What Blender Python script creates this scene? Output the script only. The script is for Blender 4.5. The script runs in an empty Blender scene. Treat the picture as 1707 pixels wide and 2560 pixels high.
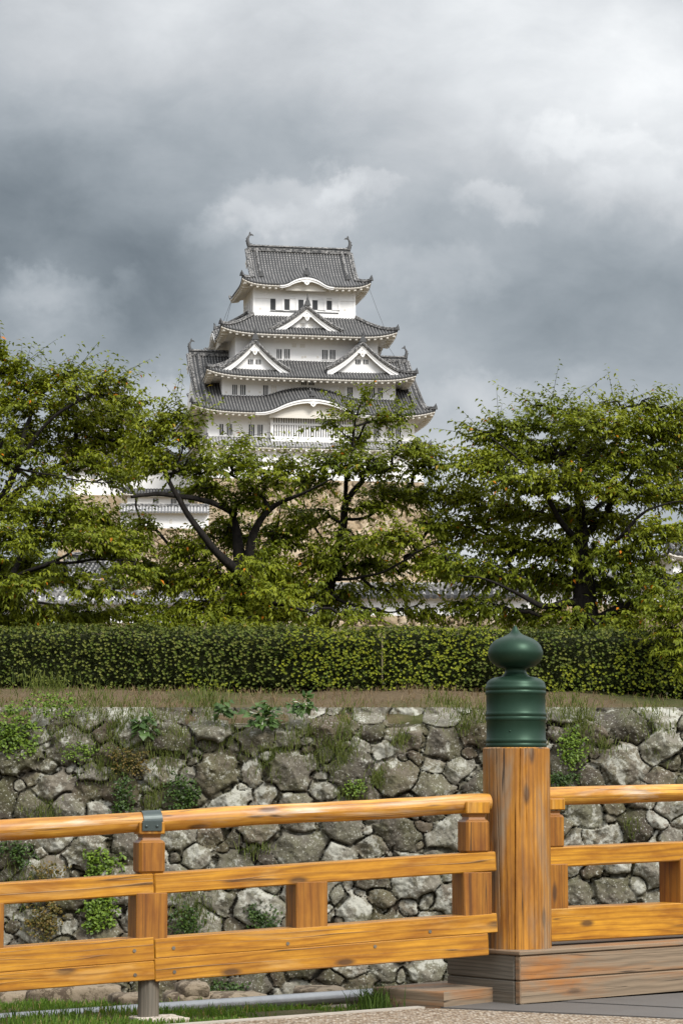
import bpy, math, random
import numpy as np
from mathutils import Vector
rad = math.radians
rng = np.random.default_rng(11)
random.seed(11)
SC = bpy.context.scene
COL = SC.collection

# ------------------------------------------------------------------ camera
F, CU, CV, VH = 6000.0, 853.5, 1280.0, 1960.0
EYE = 1.3
PITCH = math.atan((VH - CV) / F)
cam = bpy.data.cameras.new('camera')
cam.lens = F / 2560 * 36
cam.sensor_width = 36
cam.clip_start = 0.1
cam.clip_end = 6000
camo = bpy.data.objects.new('camera', cam)
COL.objects.link(camo)
camo.location = (0, 0, EYE)
camo.rotation_euler = (math.pi / 2 + PITCH, 0, 0)
SC.camera = camo

# ------------------------------------------------------------------ world, sun, exposure
SUN_TO = Vector((0.50, -0.62, 0.84)).normalized()
SUN_EL = math.asin(SUN_TO.z)
SUN_AZ = math.atan2(SUN_TO.x, SUN_TO.y)
ld = bpy.data.lights.new('sun', 'SUN')
ld.energy = 2.7
ld.angle = rad(16)
ld.color = (1.0, 0.96, 0.90)
lo = bpy.data.objects.new('sun', ld)
COL.objects.link(lo)
lo.rotation_euler = SUN_TO.to_track_quat('Z', 'Y').to_euler()
SC.view_settings.view_transform = 'Standard'
SC.view_settings.look = 'None'
SC.view_settings.exposure = 0.45
SC.view_settings.gamma = 1.0


class G:
    """small helper for node trees"""
    def __init__(s, nt):
        s.nt = nt

    def n(s, typ, ins=None, **props):
        nd = s.nt.nodes.new(typ)
        for k, v in props.items():
            setattr(nd, k, v)
        for k, v in (ins or {}).items():
            sock = nd.inputs[k]
            if isinstance(v, bpy.types.NodeSocket):
                s.nt.links.new(v, sock)
            else:
                sock.default_value = v
        return nd

    def math(s, op, a, b=None, c=None, clamp=False):
        ins = {0: a}
        if b is not None:
            ins[1] = b
        if c is not None:
            ins[2] = c
        return s.n('ShaderNodeMath', ins, operation=op, use_clamp=clamp).outputs[0]

    def mix(s, fac, a, b, blend='MIX'):
        def c4(x):
            return x if isinstance(x, bpy.types.NodeSocket) or len(x) == 4 else (*x, 1.0)
        return s.n('ShaderNodeMix', {0: fac, 6: c4(a), 7: c4(b)}, data_type='RGBA', blend_type=blend).outputs[2]

    def ramp(s, fac, stops):
        nd = s.n('ShaderNodeValToRGB', {0: fac})
        el = nd.color_ramp.elements
        while len(el) < len(stops):
            el.new(0.5)
        for e, (p, c) in zip(el, stops):
            e.position = p
            e.color = (c, c, c, 1) if isinstance(c, (int, float)) else (*c, 1)
        return nd.outputs[0]

    def noise(s, vec, scale, detail=4.0, rough=0.55, dist=0.0, out=0):
        return s.n('ShaderNodeTexNoise', {'Vector': vec, 'Scale': scale, 'Detail': detail, 'Roughness': rough,
                                          'Distortion': dist}).outputs[out]

    def vor(s, vec, scale, feature='F1', out=0):
        return s.n('ShaderNodeTexVoronoi', {'Vector': vec, 'Scale': scale}, feature=feature).outputs[out]

    def maprange(s, v, a, b, c, d, interp='LINEAR'):
        return s.n('ShaderNodeMapRange', {0: v, 1: a, 2: b, 3: c, 4: d}, interpolation_type=interp, clamp=True).outputs[0]

    def scalev(s, vec, sc):
        return s.n('ShaderNodeMapping', {'Vector': vec, 'Scale': sc}).outputs[0]


# the sky: a Nishita sky behind a broken cloud deck, laid out by compass direction and height
w = bpy.data.worlds.new('World')
SC.world = w
w.use_nodes = True
w.node_tree.nodes.clear()
g = G(w.node_tree)
sky = g.n('ShaderNodeTexSky', sky_type='NISHITA', sun_disc=False)
sky.sun_elevation = SUN_EL
sky.sun_rotation = SUN_AZ
tc = g.n('ShaderNodeTexCoord').outputs['Generated']
sx = g.n('ShaderNodeSeparateXYZ', {0: tc})
az = g.math('ARCTAN2', sx.outputs[0], sx.outputs[1])
el = g.math('ARCSINE', sx.outputs[2])
q0 = g.n('ShaderNodeCombineXYZ', {0: az, 1: el}).outputs[0]
wn = g.n('ShaderNodeTexNoise', {'Vector': q0, 'Scale': 16.0, 'Detail': 7.0, 'Roughness': 0.55})
wv = g.n('ShaderNodeVectorMath', {0: wn.outputs['Color'], 1: (0.5, 0.5, 0.5)}, operation='SUBTRACT').outputs[0]
wv = g.n('ShaderNodeVectorMath', {0: wv, 'Scale': 0.034}, operation='SCALE').outputs[0]
q = g.n('ShaderNodeVectorMath', {0: q0, 1: wv}, operation='ADD').outputs[0]
q = g.n('ShaderNodeVectorMath', {0: q, 1: (1, 1, 0)}, operation='MULTIPLY').outputs[0]
SKYPTS = [(0,0,195),(150,60,213),(350,60,210),(600,50,213),(900,50,222),(1200,50,238),(1500,60,242),
 (0,200,185),(250,200,190),(500,200,198),(800,180,205),(1100,180,224),(1400,200,240),
 (0,330,150),(200,330,163),(450,330,168),(700,300,183),(950,300,198),(1200,320,213),(1500,300,226),
 (0,450,138),(200,450,146),(400,450,158),(560,470,175),(700,440,188),(800,480,184),(950,450,178),(1080,440,200),(1250,460,195),(1450,430,195),(1568,400,205),
 (0,560,124),(200,570,128),(350,560,138),(450,540,165),(620,540,182),(900,560,180),(1100,560,174),(1300,560,172),(1500,570,168),
 (0,680,156),(150,650,162),(300,680,138),(430,700,136),(950,680,172),(1150,680,160),(1350,680,152),(1550,660,160),
 (100,780,160),(300,780,142),(420,790,140),(1000,780,168),(1200,780,156),(1400,780,152),(1550,770,160),
 (330,880,172),(400,900,190),(1050,880,188),(1200,860,178),(1400,860,174),(1550,870,172),(700,950,190),(1050,960,192),
 (100,1000,190),(700,1150,195),(1400,1150,205),(1000,1250,210),(200,1250,205),(-250,300,180),(1850,300,215),(-250,700,150),(1850,700,160)]


def s2l(c):
    c = c / 255.0
    return c / 12.92 if c <= 0.04045 else ((c + 0.055) / 1.055) ** 2.4


def px_dir(u, v):
    a, b = (u - CU) / F, (CV - v) / F
    d = Vector((a, math.cos(PITCH) - b * math.sin(PITCH), math.sin(PITCH) + b * math.cos(PITCH))).normalized()
    return math.atan2(d.x, d.y), math.asin(d.z)


pts = np.array([px_dir(x * 1.0887, y * 1.0887) for x, y, _ in SKYPTS])
val = np.array([(s2l(c) / 2 ** SC.view_settings.exposure) ** 0.5 for *_, c in SKYPTS]) * 1.025
cen = [(x, y, 0.085) for x in np.linspace(-0.15, 0.15, 6) for y in np.linspace(0.11, 0.33, 5)]
cen += [(-0.03, 0.212, 0.05), (-0.075, 0.205, 0.045), (0.035, 0.215, 0.045), (-0.13, 0.20, 0.05)]
cen = np.array(cen)
dd = np.linalg.norm(pts[:, None, :] - cen[None, :, :2], axis=2) / cen[None, :, 2]
tt = np.clip(1 - dd, 0, 1)
K = tt * tt * (3 - 2 * tt)
base = 0.56
A = K.T @ K + 0.02 * np.eye(len(cen))
amp = np.linalg.solve(A, K.T @ (val - base))
acc = None
for (cx, cy, cr), a_ in zip(cen, amp):
    d_ = g.n('ShaderNodeVectorMath', {0: q, 1: (cx, cy, 0)}, operation='DISTANCE').outputs['Value']
    m_ = g.maprange(d_, 0.0, cr, float(a_), 0.0, 'SMOOTHSTEP')
    acc = m_ if acc is None else g.math('ADD', acc, m_)
# heaped clouds with a lit upper rim
wn2 = g.n('ShaderNodeTexNoise', {'Vector': q0, 'Scale': 42.0, 'Detail': 7.0, 'Roughness': 0.6})
wv2 = g.n('ShaderNodeVectorMath', {0: wn2.outputs['Color'], 1: (0.5, 0.5, 0.5)}, operation='SUBTRACT').outputs[0]
wv2 = g.n('ShaderNodeVectorMath', {0: wv2, 'Scale': 0.040}, operation='SCALE').outputs[0]
q2 = g.n('ShaderNodeVectorMath', {0: q, 1: wv2}, operation='ADD').outputs[0]
for (px_, py_, prx, pry, pa_, edge_) in ((672, 490, 205, 112, .080, .60), (560, 520, 190, 66, .05, .5), (820, 470, 120, 60, .05, .6), (150, 650, 230, 60, .05, .5), (1130, 470, 150, 60, .07, .4), (1480, 430, 190, 110, .06, .5), (120, 690, 200, 90, .05, .4), (1000, 640, 220, 90, .05, .4), (360, 930, 200, 90, .07, .4), (1150, 900, 260, 90, .06, .4), (1380, 320, 330, 60, .05, .3)):
    pc = px_dir(px_ * 1.0887, py_ * 1.0887)
    pvv_ = g.n('ShaderNodeVectorMath', {0: q2, 1: (pc[0], pc[1], 0)}, operation='SUBTRACT').outputs[0]
    pvv_ = g.n('ShaderNodeVectorMath', {0: pvv_, 1: (F / prx / 1.0887, F / pry / 1.0887, 0)}, operation='MULTIPLY').outputs[0]
    pl_ = g.n('ShaderNodeVectorMath', {0: pvv_}, operation='LENGTH').outputs['Value']
    pm_ = g.maprange(pl_, edge_, 1.0, pa_, 0.0, 'SMOOTHSTEP')
    pf_ = g.maprange(g.n('ShaderNodeSeparateXYZ', {0: pvv_}).outputs[1], -1.0, .2, 0.0, 1.0, 'SMOOTHSTEP')
    acc = g.math('MULTIPLY_ADD', pm_, pf_, acc)
fine = g.noise(g.scalev(q0, (1.0, 1.6, 1.0)), 20.0, 8.0, 0.6, 0.25)
acc = g.math('ADD', acc, g.math('MULTIPLY', g.math('SUBTRACT', fine, 0.5), 0.18))
acc = g.math('MAXIMUM', g.math('ADD', acc, base), 0.30)
lum = g.math('MULTIPLY', acc, acc)
tint = g.ramp(lum, [(0.0, (0.76, 0.965, 1.145)), (0.20, (0.855, 0.983, 1.09)), (0.45, (0.955, 1.0, 1.045)), (0.85, (0.99, 1.0, 1.0))])
col_in = g.n('ShaderNodeVectorMath', {0: tint, 'Scale': lum}, operation='SCALE').outputs[0]
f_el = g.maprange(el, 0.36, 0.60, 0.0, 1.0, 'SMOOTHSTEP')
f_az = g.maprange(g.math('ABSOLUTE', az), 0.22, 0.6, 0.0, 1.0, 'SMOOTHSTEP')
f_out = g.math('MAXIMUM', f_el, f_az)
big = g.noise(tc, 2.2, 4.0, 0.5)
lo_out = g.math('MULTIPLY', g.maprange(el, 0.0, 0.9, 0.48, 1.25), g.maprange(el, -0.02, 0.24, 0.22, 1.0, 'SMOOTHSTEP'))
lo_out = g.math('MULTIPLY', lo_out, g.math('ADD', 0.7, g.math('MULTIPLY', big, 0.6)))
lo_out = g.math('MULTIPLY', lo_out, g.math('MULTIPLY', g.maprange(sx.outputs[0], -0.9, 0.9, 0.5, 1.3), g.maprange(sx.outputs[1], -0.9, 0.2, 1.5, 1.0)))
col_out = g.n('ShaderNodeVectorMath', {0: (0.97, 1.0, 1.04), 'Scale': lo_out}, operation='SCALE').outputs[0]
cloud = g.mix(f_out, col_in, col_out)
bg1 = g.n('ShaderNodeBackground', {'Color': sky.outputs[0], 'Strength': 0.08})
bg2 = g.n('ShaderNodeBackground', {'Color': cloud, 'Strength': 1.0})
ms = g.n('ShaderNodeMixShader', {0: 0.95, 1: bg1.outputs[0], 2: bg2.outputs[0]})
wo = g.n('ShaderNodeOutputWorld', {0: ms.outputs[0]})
w.cycles.sampling_method = 'MANUAL'
w.cycles.sample_map_resolution = 512


# ------------------------------------------------------------------ geometry helpers
def P(u, v, Y):
    """point of the world at depth Y that stands at that pixel of the photograph"""
    a, b = (u - CU) / F, (CV - v) / F
    dy = math.cos(PITCH) - b * math.sin(PITCH)
    dz = math.sin(PITCH) + b * math.cos(PITCH)
    k = Y / dy
    return np.array((a * k, Y, EYE + dz * k))


def D(x, y, Y):
    """same, measured on the photograph shown 1568 px wide"""
    return P(x * 1.08865, y * 1.08865, Y)


class MB:
    def __init__(s):
        s.V, s.U, s.C, s.F, s.n = [], [], [], [], 0

    def add(s, V, Fc, mat=0, uv=None, col=None, smooth=False):
        V = np.asarray(V, float).reshape(-1, 3)
        k = len(V)
        s.V.append(V)
        s.U.append(np.zeros((k, 2)) if uv is None else np.asarray(uv, float).reshape(-1, 2))
        s.C.append(np.ones((k, 4)) if col is None else np.asarray(col, float).reshape(-1, 4))
        if isinstance(Fc, np.ndarray) and Fc.ndim == 2:
            groups = [Fc]
        else:
            by = {}
            for f in Fc:
                by.setdefault(len(f), []).append(f)
            groups = [np.array(x) for x in by.values()]
        for gr in groups:
            s.F.append((gr + s.n, mat, smooth))
        s.n += k

    def grid(s, Pt, mat=0, uv=None, smooth=True, closed=False):
        """Pt: (nu, nv, 3)"""
        nu, nv = Pt.shape[:2]
        i, j = np.meshgrid(np.arange(nu if closed else nu - 1), np.arange(nv - 1), indexing='ij')
        i2 = (i + 1) % nu
        f = np.stack([i * nv + j, i2 * nv + j, i2 * nv + j + 1, i * nv + j + 1], -1).reshape(-1, 4)
        s.add(Pt.reshape(-1, 3), f, mat, uv, None, smooth)

    def box(s, c, ax, ay, az_, mat=0, bev=0.006, uvo=0.0, smooth=False):
        """c centre, half vectors; ax runs along the grain"""
        c, ax, ay, az_ = [np.asarray(q_, float) for q_ in (c, ax, ay, az_)]
        L = [np.linalg.norm(q_) for q_ in (ax, ay, az_)]
        U_ = [q_ / l for q_, l in zip((ax, ay, az_), L)]
        bev = min(bev, 0.45 * min(L))
        V, UV, idx = [], [], {}
        for sx_ in (-1, 1):
            for sy_ in (-1, 1):
                for sz_ in (-1, 1):
                    sg = (sx_, sy_, sz_)
                    for k in range(3):
                        l = [sg[m] * (L[m] if m == k else L[m] - bev) for m in range(3)]
                        idx[sg, k] = len(V)
                        V.append(c + sum(U_[m] * l[m] for m in range(3)))
                        if k == 0:
                            UV.append((l[1] * 0.3 + uvo, l[2] + uvo * 1.7))
                        elif k == 1:
                            UV.append((l[0] + uvo, l[2] + uvo * 1.7))
                        else:
                            UV.append((l[0] + uvo, l[1] + uvo * 1.7 + 0.37))
        Fc = []
        for k in range(3):
            a, b = [m for m in range(3) if m != k]
            for sk in (-1, 1):
                q_ = []
                for (p, r) in ((-1, -1), (1, -1), (1, 1), (-1, 1)):
                    sg = [0, 0, 0]
                    sg[k], sg[a], sg[b] = sk, p, r
                    q_.append(idx[tuple(sg), k])
                Fc.append(q_ if sk * (1 if k != 1 else -1) > 0 else q_[::-1])
        for k in range(3):          # edges parallel to axis k
            a, b = [m for m in range(3) if m != k]
            for p in (-1, 1):
                for r in (-1, 1):
                    s0, s1 = [0, 0, 0], [0, 0, 0]
                    s0[k], s1[k] = -1, 1
                    for s_ in (s0, s1):
                        s_[a], s_[b] = p, r
                    s0, s1 = tuple(s0), tuple(s1)
                    Fc.append([idx[s0, a], idx[s1, a], idx[s1, b], idx[s0, b]])
        for sg in [(a, b, c_) for a in (-1, 1) for b in (-1, 1) for c_ in (-1, 1)]:
            Fc.append([idx[sg, 0], idx[sg, 1], idx[sg, 2]])
        s.add(V, Fc, mat, UV, None, smooth)

    def beam(s, p0, p1, hw, hh, mat=0, bev=0.006, up=(0, 0, 1), uvo=None):
        """box from p0 to p1 (centres of its end faces), half width hw (sideways), half height hh"""
        p0, p1 = np.asarray(p0, float), np.asarray(p1, float)
        ax = (p1 - p0) / 2
        d = ax / np.linalg.norm(ax)
        side = np.cross(d, up)
        side /= np.linalg.norm(side)
        u2 = np.cross(side, d)
        s.box((p0 + p1) / 2, ax, side * hw, u2 * hh, mat, bev, random.uniform(0, 40) if uvo is None else uvo)

    def tube(s, pts_, r, n=12, mat=0, cap=True, smooth=True, uvo=None):
        pts_ = np.asarray(pts_, float)
        r = np.broadcast_to(np.asarray(r, float), (len(pts_),))
        d = np.gradient(pts_, axis=0)
        d /= np.linalg.norm(d, axis=1)[:, None] + 1e-12
        ref = np.array((0, 0, 1.0)) if abs(d[:, 2]).mean() < 0.8 else np.array((0, 1.0, 0))
        a = np.cross(d, ref)
        a /= np.linalg.norm(a, axis=1)[:, None]
        b = np.cross(a, d)
        th = np.linspace(0, 2 * math.pi, n + 1)
        Pt = pts_[:, None, :] + r[:, None, None] * (a[:, None, :] * np.cos(th)[None, :, None] + b[:, None, :] * np.sin(th)[None, :, None])
        ln = np.concatenate([[0], np.cumsum(np.linalg.norm(np.diff(pts_, axis=0), axis=1))])
        o = random.uniform(0, 40) if uvo is None else uvo
        rm = float(r.mean())
        uv = np.stack(np.broadcast_arrays(ln[:, None] + o, th[None, :] * rm + o * 1.7), -1)
        s.grid(Pt, mat, uv, smooth)
        if cap:
            for k in (0, -1):
                ring = Pt[k][:-1]
                s.add(np.vstack([ring, ring.mean(0)]), [[i, (i + 1) % n, n] for i in range(n)], mat,
                      np.tile([[o, o]], (n + 1, 1)) + np.vstack([ring, ring.mean(0)])[:, :2] * 0.3)

    def lathe(s, prof, c, n=48, mat=0, smooth=True, uvs=True):
        prof = np.asarray(prof, float)
        th = np.linspace(0, 2 * math.pi, n + 1)
        c = np.asarray(c, float)
        Pt = np.stack([c[0] + prof[:, 0][:, None] * np.cos(th), c[1] + prof[:, 0][:, None] * np.sin(th),
                       np.broadcast_to(c[2] + prof[:, 1][:, None], (len(prof), n + 1))], -1)
        uv = np.stack(np.broadcast_arrays(prof[:, 1][:, None], th[None, :] * prof[:, 0].max()), -1)
        s.grid(Pt, mat, uv, smooth)

    def prism(s, poly, d, mat=0, smooth=False):
        """poly: list of 3-D points (flat outline), d: extrusion vector"""
        poly = np.asarray(poly, float)
        d = np.asarray(d, float)
        n = len(poly)
        V = np.vstack([poly, poly + d])
        Fc = [list(range(n))[::-1], list(range(n, 2 * n))]
        Vs, Fs = [V], Fc
        Fs = Fs + [[i, (i + 1) % n, n + (i + 1) % n, n + i] for i in range(n)]
        s.add(V, Fs, mat, np.stack([V[:, 0] + V[:, 1] * 0.5, V[:, 2]], -1), None, smooth)

    def build(s, name, mats, parent=None, org=None, kind=None):
        V = np.vstack(s.V)
        if org is not None:
            V = V - np.asarray(org, float)
        U = np.vstack(s.U)
        C = np.vstack(s.C)
        me = bpy.data.meshes.new(name)
        me.vertices.add(len(V))
        me.vertices.foreach_set('co', V.astype(np.float32).ravel())
        loops = np.concatenate([f.ravel() for f, _, _ in s.F])
        sizes = np.concatenate([np.full(len(f), f.shape[1]) for f, _, _ in s.F])
        mi = np.concatenate([np.full(len(f), m) for f, m, _ in s.F])
        sm = np.concatenate([np.full(len(f), x) for f, _, x in s.F])
        me.loops.add(len(loops))
        me.loops.foreach_set('vertex_index', loops.astype(np.int32))
        me.polygons.add(len(sizes))
        me.polygons.foreach_set('loop_start', np.concatenate([[0], np.cumsum(sizes)[:-1]]).astype(np.int32))
        me.polygons.foreach_set('material_index', mi.astype(np.int32))
        me.polygons.foreach_set('use_smooth', sm.astype(bool))
        me.update(calc_edges=True)
        uvl = me.uv_layers.new(name='UVMap')
        uvl.data.foreach_set('uv', U[loops].astype(np.float32).ravel())
        ca = me.color_attributes.new('tint', 'FLOAT_COLOR', 'POINT')
        ca.data.foreach_set('color', C.astype(np.float32).ravel())
        for m in (mats if isinstance(mats, (list, tuple)) else [mats]):
            me.materials.append(m)
        o = bpy.data.objects.new(name, me)
        COL.objects.link(o)
        if parent is not None:
            o.parent = parent
        elif org is not None:
            o.location = org
        if kind:
            o['kind'] = kind
        return o


def thing(name, loc, label, cat, group=None, rz=0.0):
    o = bpy.data.objects.new(name, None)
    COL.objects.link(o)
    o.location = loc
    o.rotation_euler = (0, 0, rz)
    o.empty_display_size = 0.2
    return tag(o, label, cat, group)


def tag(o, label, cat, group=None):
    o['label'] = label
    o['category'] = cat
    if group:
        o['group'] = group
    return o


# numpy value noise
def _hash(ix, iy, seed):
    h = (ix.astype(np.int64) * 374761393 + iy.astype(np.int64) * 668265263 + seed * 974711) & 0x7fffffff
    h = (h ^ (h >> 13)) * 1274126177 & 0x7fffffff
    return ((h ^ (h >> 16)) & 0xffff) / 65535.0


def vnoise(x, y, seed=0):
    ix, iy = np.floor(x), np.floor(y)
    fx, fy = x - ix, y - iy
    fx, fy = fx * fx * (3 - 2 * fx), fy * fy * (3 - 2 * fy)
    a, b = _hash(ix, iy, seed), _hash(ix + 1, iy, seed)
    c, d = _hash(ix, iy + 1, seed), _hash(ix + 1, iy + 1, seed)
    return (a * (1 - fx) + b * fx) * (1 - fy) + (c * (1 - fx) + d * fx) * fy - 0.5


def fbm(x, y, octv=4, seed=0):
    t, a = 0, 1.0
    for k in range(octv):
        t = t + a * vnoise(x * 2 ** k, y * 2 ** k, seed + k)
        a *= 0.5
    return t


# ------------------------------------------------------------------ materials
def new_mat(name):
    m = bpy.data.materials.new(name)
    m.use_nodes = True
    m.node_tree.nodes.clear()
    g_ = G(m.node_tree)
    return m, g_


def finish(g_, color, rough=0.6, bump=None, bstr=0.3, bdist=0.02, spec=0.5, metal=0.0, extra=None, coat=0.0):
    ins = {'Base Color': color if isinstance(color, bpy.types.NodeSocket) else (*color, 1), 'Roughness': rough,
           'Specular IOR Level': spec, 'Metallic': metal, 'Coat Weight': coat, 'Coat Roughness': 0.25}
    if bump is not None:
        ins['Normal'] = g_.n('ShaderNodeBump', {'Height': bump, 'Strength': bstr, 'Distance': bdist}).outputs[0]
    b = g_.n('ShaderNodeBsdfPrincipled', ins)
    sh = b.outputs[0]
    if extra is not None:
        sh = g_.n('ShaderNodeMixShader', {0: extra[0], 1: sh, 2: extra[1]}).outputs[0]
    g_.n('ShaderNodeOutputMaterial', {0: sh})


def wood_mat(name, c_lo, c_hi, c_dark, grey=0.0, rough=0.42, ring=190.0, grey_col=(0.36, 0.30, 0.23), crack=1.0, coat=0.35, wobu=0.8):
    m, g_ = new_mat(name)
    uv = g_.n('ShaderNodeUVMap').outputs[0]
    s = g_.n('ShaderNodeSeparateXYZ', {0: uv})
    wob = g_.noise(g_.scalev(uv, (wobu, 3.2, 1)), 1.0, 2.5, 0.5)
    ph = g_.math('ADD', g_.math('MULTIPLY', s.outputs[1], ring), g_.math('MULTIPLY', wob, 26.0))
    rings = g_.math('MULTIPLY_ADD', g_.math('SINE', ph), 0.5, 0.5)
    fib = g_.noise(g_.scalev(uv, (3.0, 120.0, 1)), 1.0, 4.0, 0.65)
    blot = g_.noise(g_.scalev(uv, (2.6, 9.0, 1)), 1.0, 5.0, 0.65)
    c = g_.mix(g_.ramp(blot, [(0.34, 0.0), (0.66, 1.0)]), c_lo, c_hi)
    c = g_.mix(g_.ramp(g_.noise(g_.scalev(uv, (0.9, 2.0, 1)), 1.0, 3.0, 0.6), [(0.55, 0.0), (0.75, 0.32)]), c, c_dark)
    c = g_.mix(g_.math('MULTIPLY', g_.math('MULTIPLY', g_.math('POWER', rings, 3.0), g_.noise(g_.scalev(uv, (1.6, 14.0, 1)), 1.0, 2.0)), 0.75), c, c_dark)
    c = g_.mix(g_.math('MULTIPLY', g_.ramp(fib, [(0.42, 0.0), (0.75, 1.0)]), 0.45), c, c_dark)
    # knots
    kv = g_.n('ShaderNodeTexVoronoi', {'Vector': g_.scalev(uv, (1.5, 4.6, 1)), 'Scale': 1.0, 'Randomness': 1.0}, voronoi_dimensions='2D')
    kn = g_.ramp(kv.outputs['Distance'], [(0.045, 1.0), (0.10, 0.0)])
    c = g_.mix(g_.math('MULTIPLY', kn, 0.85), c, (0.06, 0.028, 0.012))
    # checks running with the grain
    ck = g_.noise(g_.scalev(uv, (0.38, 20.0, 1)), 1.0, 2.0, 0.4, 0.3)
    ckm = g_.ramp(ck, [(0.490, 0.0), (0.4985, 1.0), (0.5015, 1.0), (0.510, 0.0)])
    ckw = g_.math('MULTIPLY', ckm, g_.ramp(g_.noise(g_.scalev(uv, (0.8, 2.0, 1)), 1.0, 2.0), [(0.38, 0.0), (0.52, 1.0)]))
    ckw = g_.math('MULTIPLY', ckw, 0.8 * crack, clamp=True)
    c = g_.mix(ckw, c, (0.03, 0.018, 0.01))
    if grey > 0:
        gm = g_.noise(g_.scalev(uv, (1.3, 7.0, 1)), 1.0, 5.0, 0.6, 0.5)
        gm = g_.ramp(gm, [(0.62 - grey * 0.42, 0.0), (0.78 - grey * 0.36, 1.0)])
        gc = g_.mix(g_.math('MULTIPLY', g_.math('POWER', rings, 2.0), 0.6), grey_col, tuple(x * 0.5 for x in grey_col))
        gc = g_.mix(g_.math('MULTIPLY', g_.ramp(fib, [(0.42, 0.0), (0.75, 1.0)]), 0.5), gc, tuple(x * 0.35 for x in grey_col))
        gc = g_.mix(ckw, gc, (0.03, 0.02, 0.012))
        c = g_.mix(gm, c, gc)
    hgt = g_.math('SUBTRACT', g_.math('MULTIPLY', fib, 0.4), g_.math('ADD', ckw, g_.math('MULTIPLY', rings, 0.15)))
    finish(g_, c, rough, hgt, 0.35, 0.004, 0.4, coat=coat)
    return m


M = {}
M['wood'] = wood_mat('varnished_wood', (0.31, 0.115, 0.006), (0.58, 0.275, 0.020), (0.12, 0.036, 0.003), grey=0.18, grey_col=(0.60, 0.33, 0.09), coat=0.2)
M['wood_dark'] = wood_mat('varnished_wood_post', (0.20, 0.066, 0.005), (0.38, 0.160, 0.016), (0.08, 0.024, 0.003), ring=170, crack=1.3)
M['wood_post'] = wood_mat('cracked_post_wood', (0.24, 0.088, 0.007), (0.50, 0.215, 0.020), (0.08, 0.028, 0.005), grey=0.28, rough=0.5, ring=240, wobu=0.28, grey_col=(0.29, 0.215, 0.14), crack=1.6)
M['wood_rail'] = wood_mat('round_rail_wood', (0.36, 0.140, 0.012), (0.64, 0.34, 0.05), (0.17, 0.054, 0.005), coat=0.08, rough=0.5, grey=0.16, ring=130, grey_col=(0.62, 0.50, 0.38))
M['wood_grey'] = wood_mat('weathered_wood', (0.30, 0.115, 0.028), (0.36, 0.165, 0.05), (0.12, 0.048, 0.016), grey=0.72, rough=0.8, ring=150, wobu=1.1, grey_col=(0.245, 0.180, 0.118), crack=1.3, coat=0)
M['wood_leg'] = wood_mat('bare_grey_wood', (0.12, 0.09, 0.06), (0.20, 0.16, 0.11), (0.05, 0.035, 0.02), grey=0.8, rough=0.9, ring=300, grey_col=(0.16, 0.14, 0.11), coat=0)

m, g_ = new_mat('green_bronze')
oc = g_.n('ShaderNodeTexCoord').outputs['Object']
nz = g_.noise(g_.scalev(oc, (6, 6, 1.2)), 1.5, 4, 0.6)
c = g_.mix(nz, (0.010, 0.030, 0.017), (0.022, 0.052, 0.033))
c = g_.mix(g_.ramp(g_.noise(oc, 40, 5, 0.7), [(0.62, 0.0), (0.78, 0.5)]), c, (0.045, 0.085, 0.06))
finish(g_, c, g_.math('MULTIPLY_ADD', nz, 0.22, 0.32), None, spec=0.3, metal=0.5)
M['bronze'] = m

m, g_ = new_mat('dark_green_metal')
oc = g_.n('ShaderNodeTexCoord').outputs['Object']
nz = g_.noise(oc, 25, 4, 0.6)
finish(g_, g_.mix(nz, (0.035, 0.05, 0.047), (0.06, 0.078, 0.075)), 0.42, nz, 0.1, 0.002, metal=0.3)
M['strap'] = m

m, g_ = new_mat('galvanised_pipe')
oc = g_.n('ShaderNodeTexCoord').outputs['Object']
nz = g_.noise(oc, 14, 4, 0.6)
finish(g_, g_.mix(nz, (0.20, 0.21, 0.215), (0.33, 0.335, 0.34)), g_.math('MULTIPLY_ADD', nz, 0.3, 0.22), metal=0.75)
M['pipe'] = m


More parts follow.
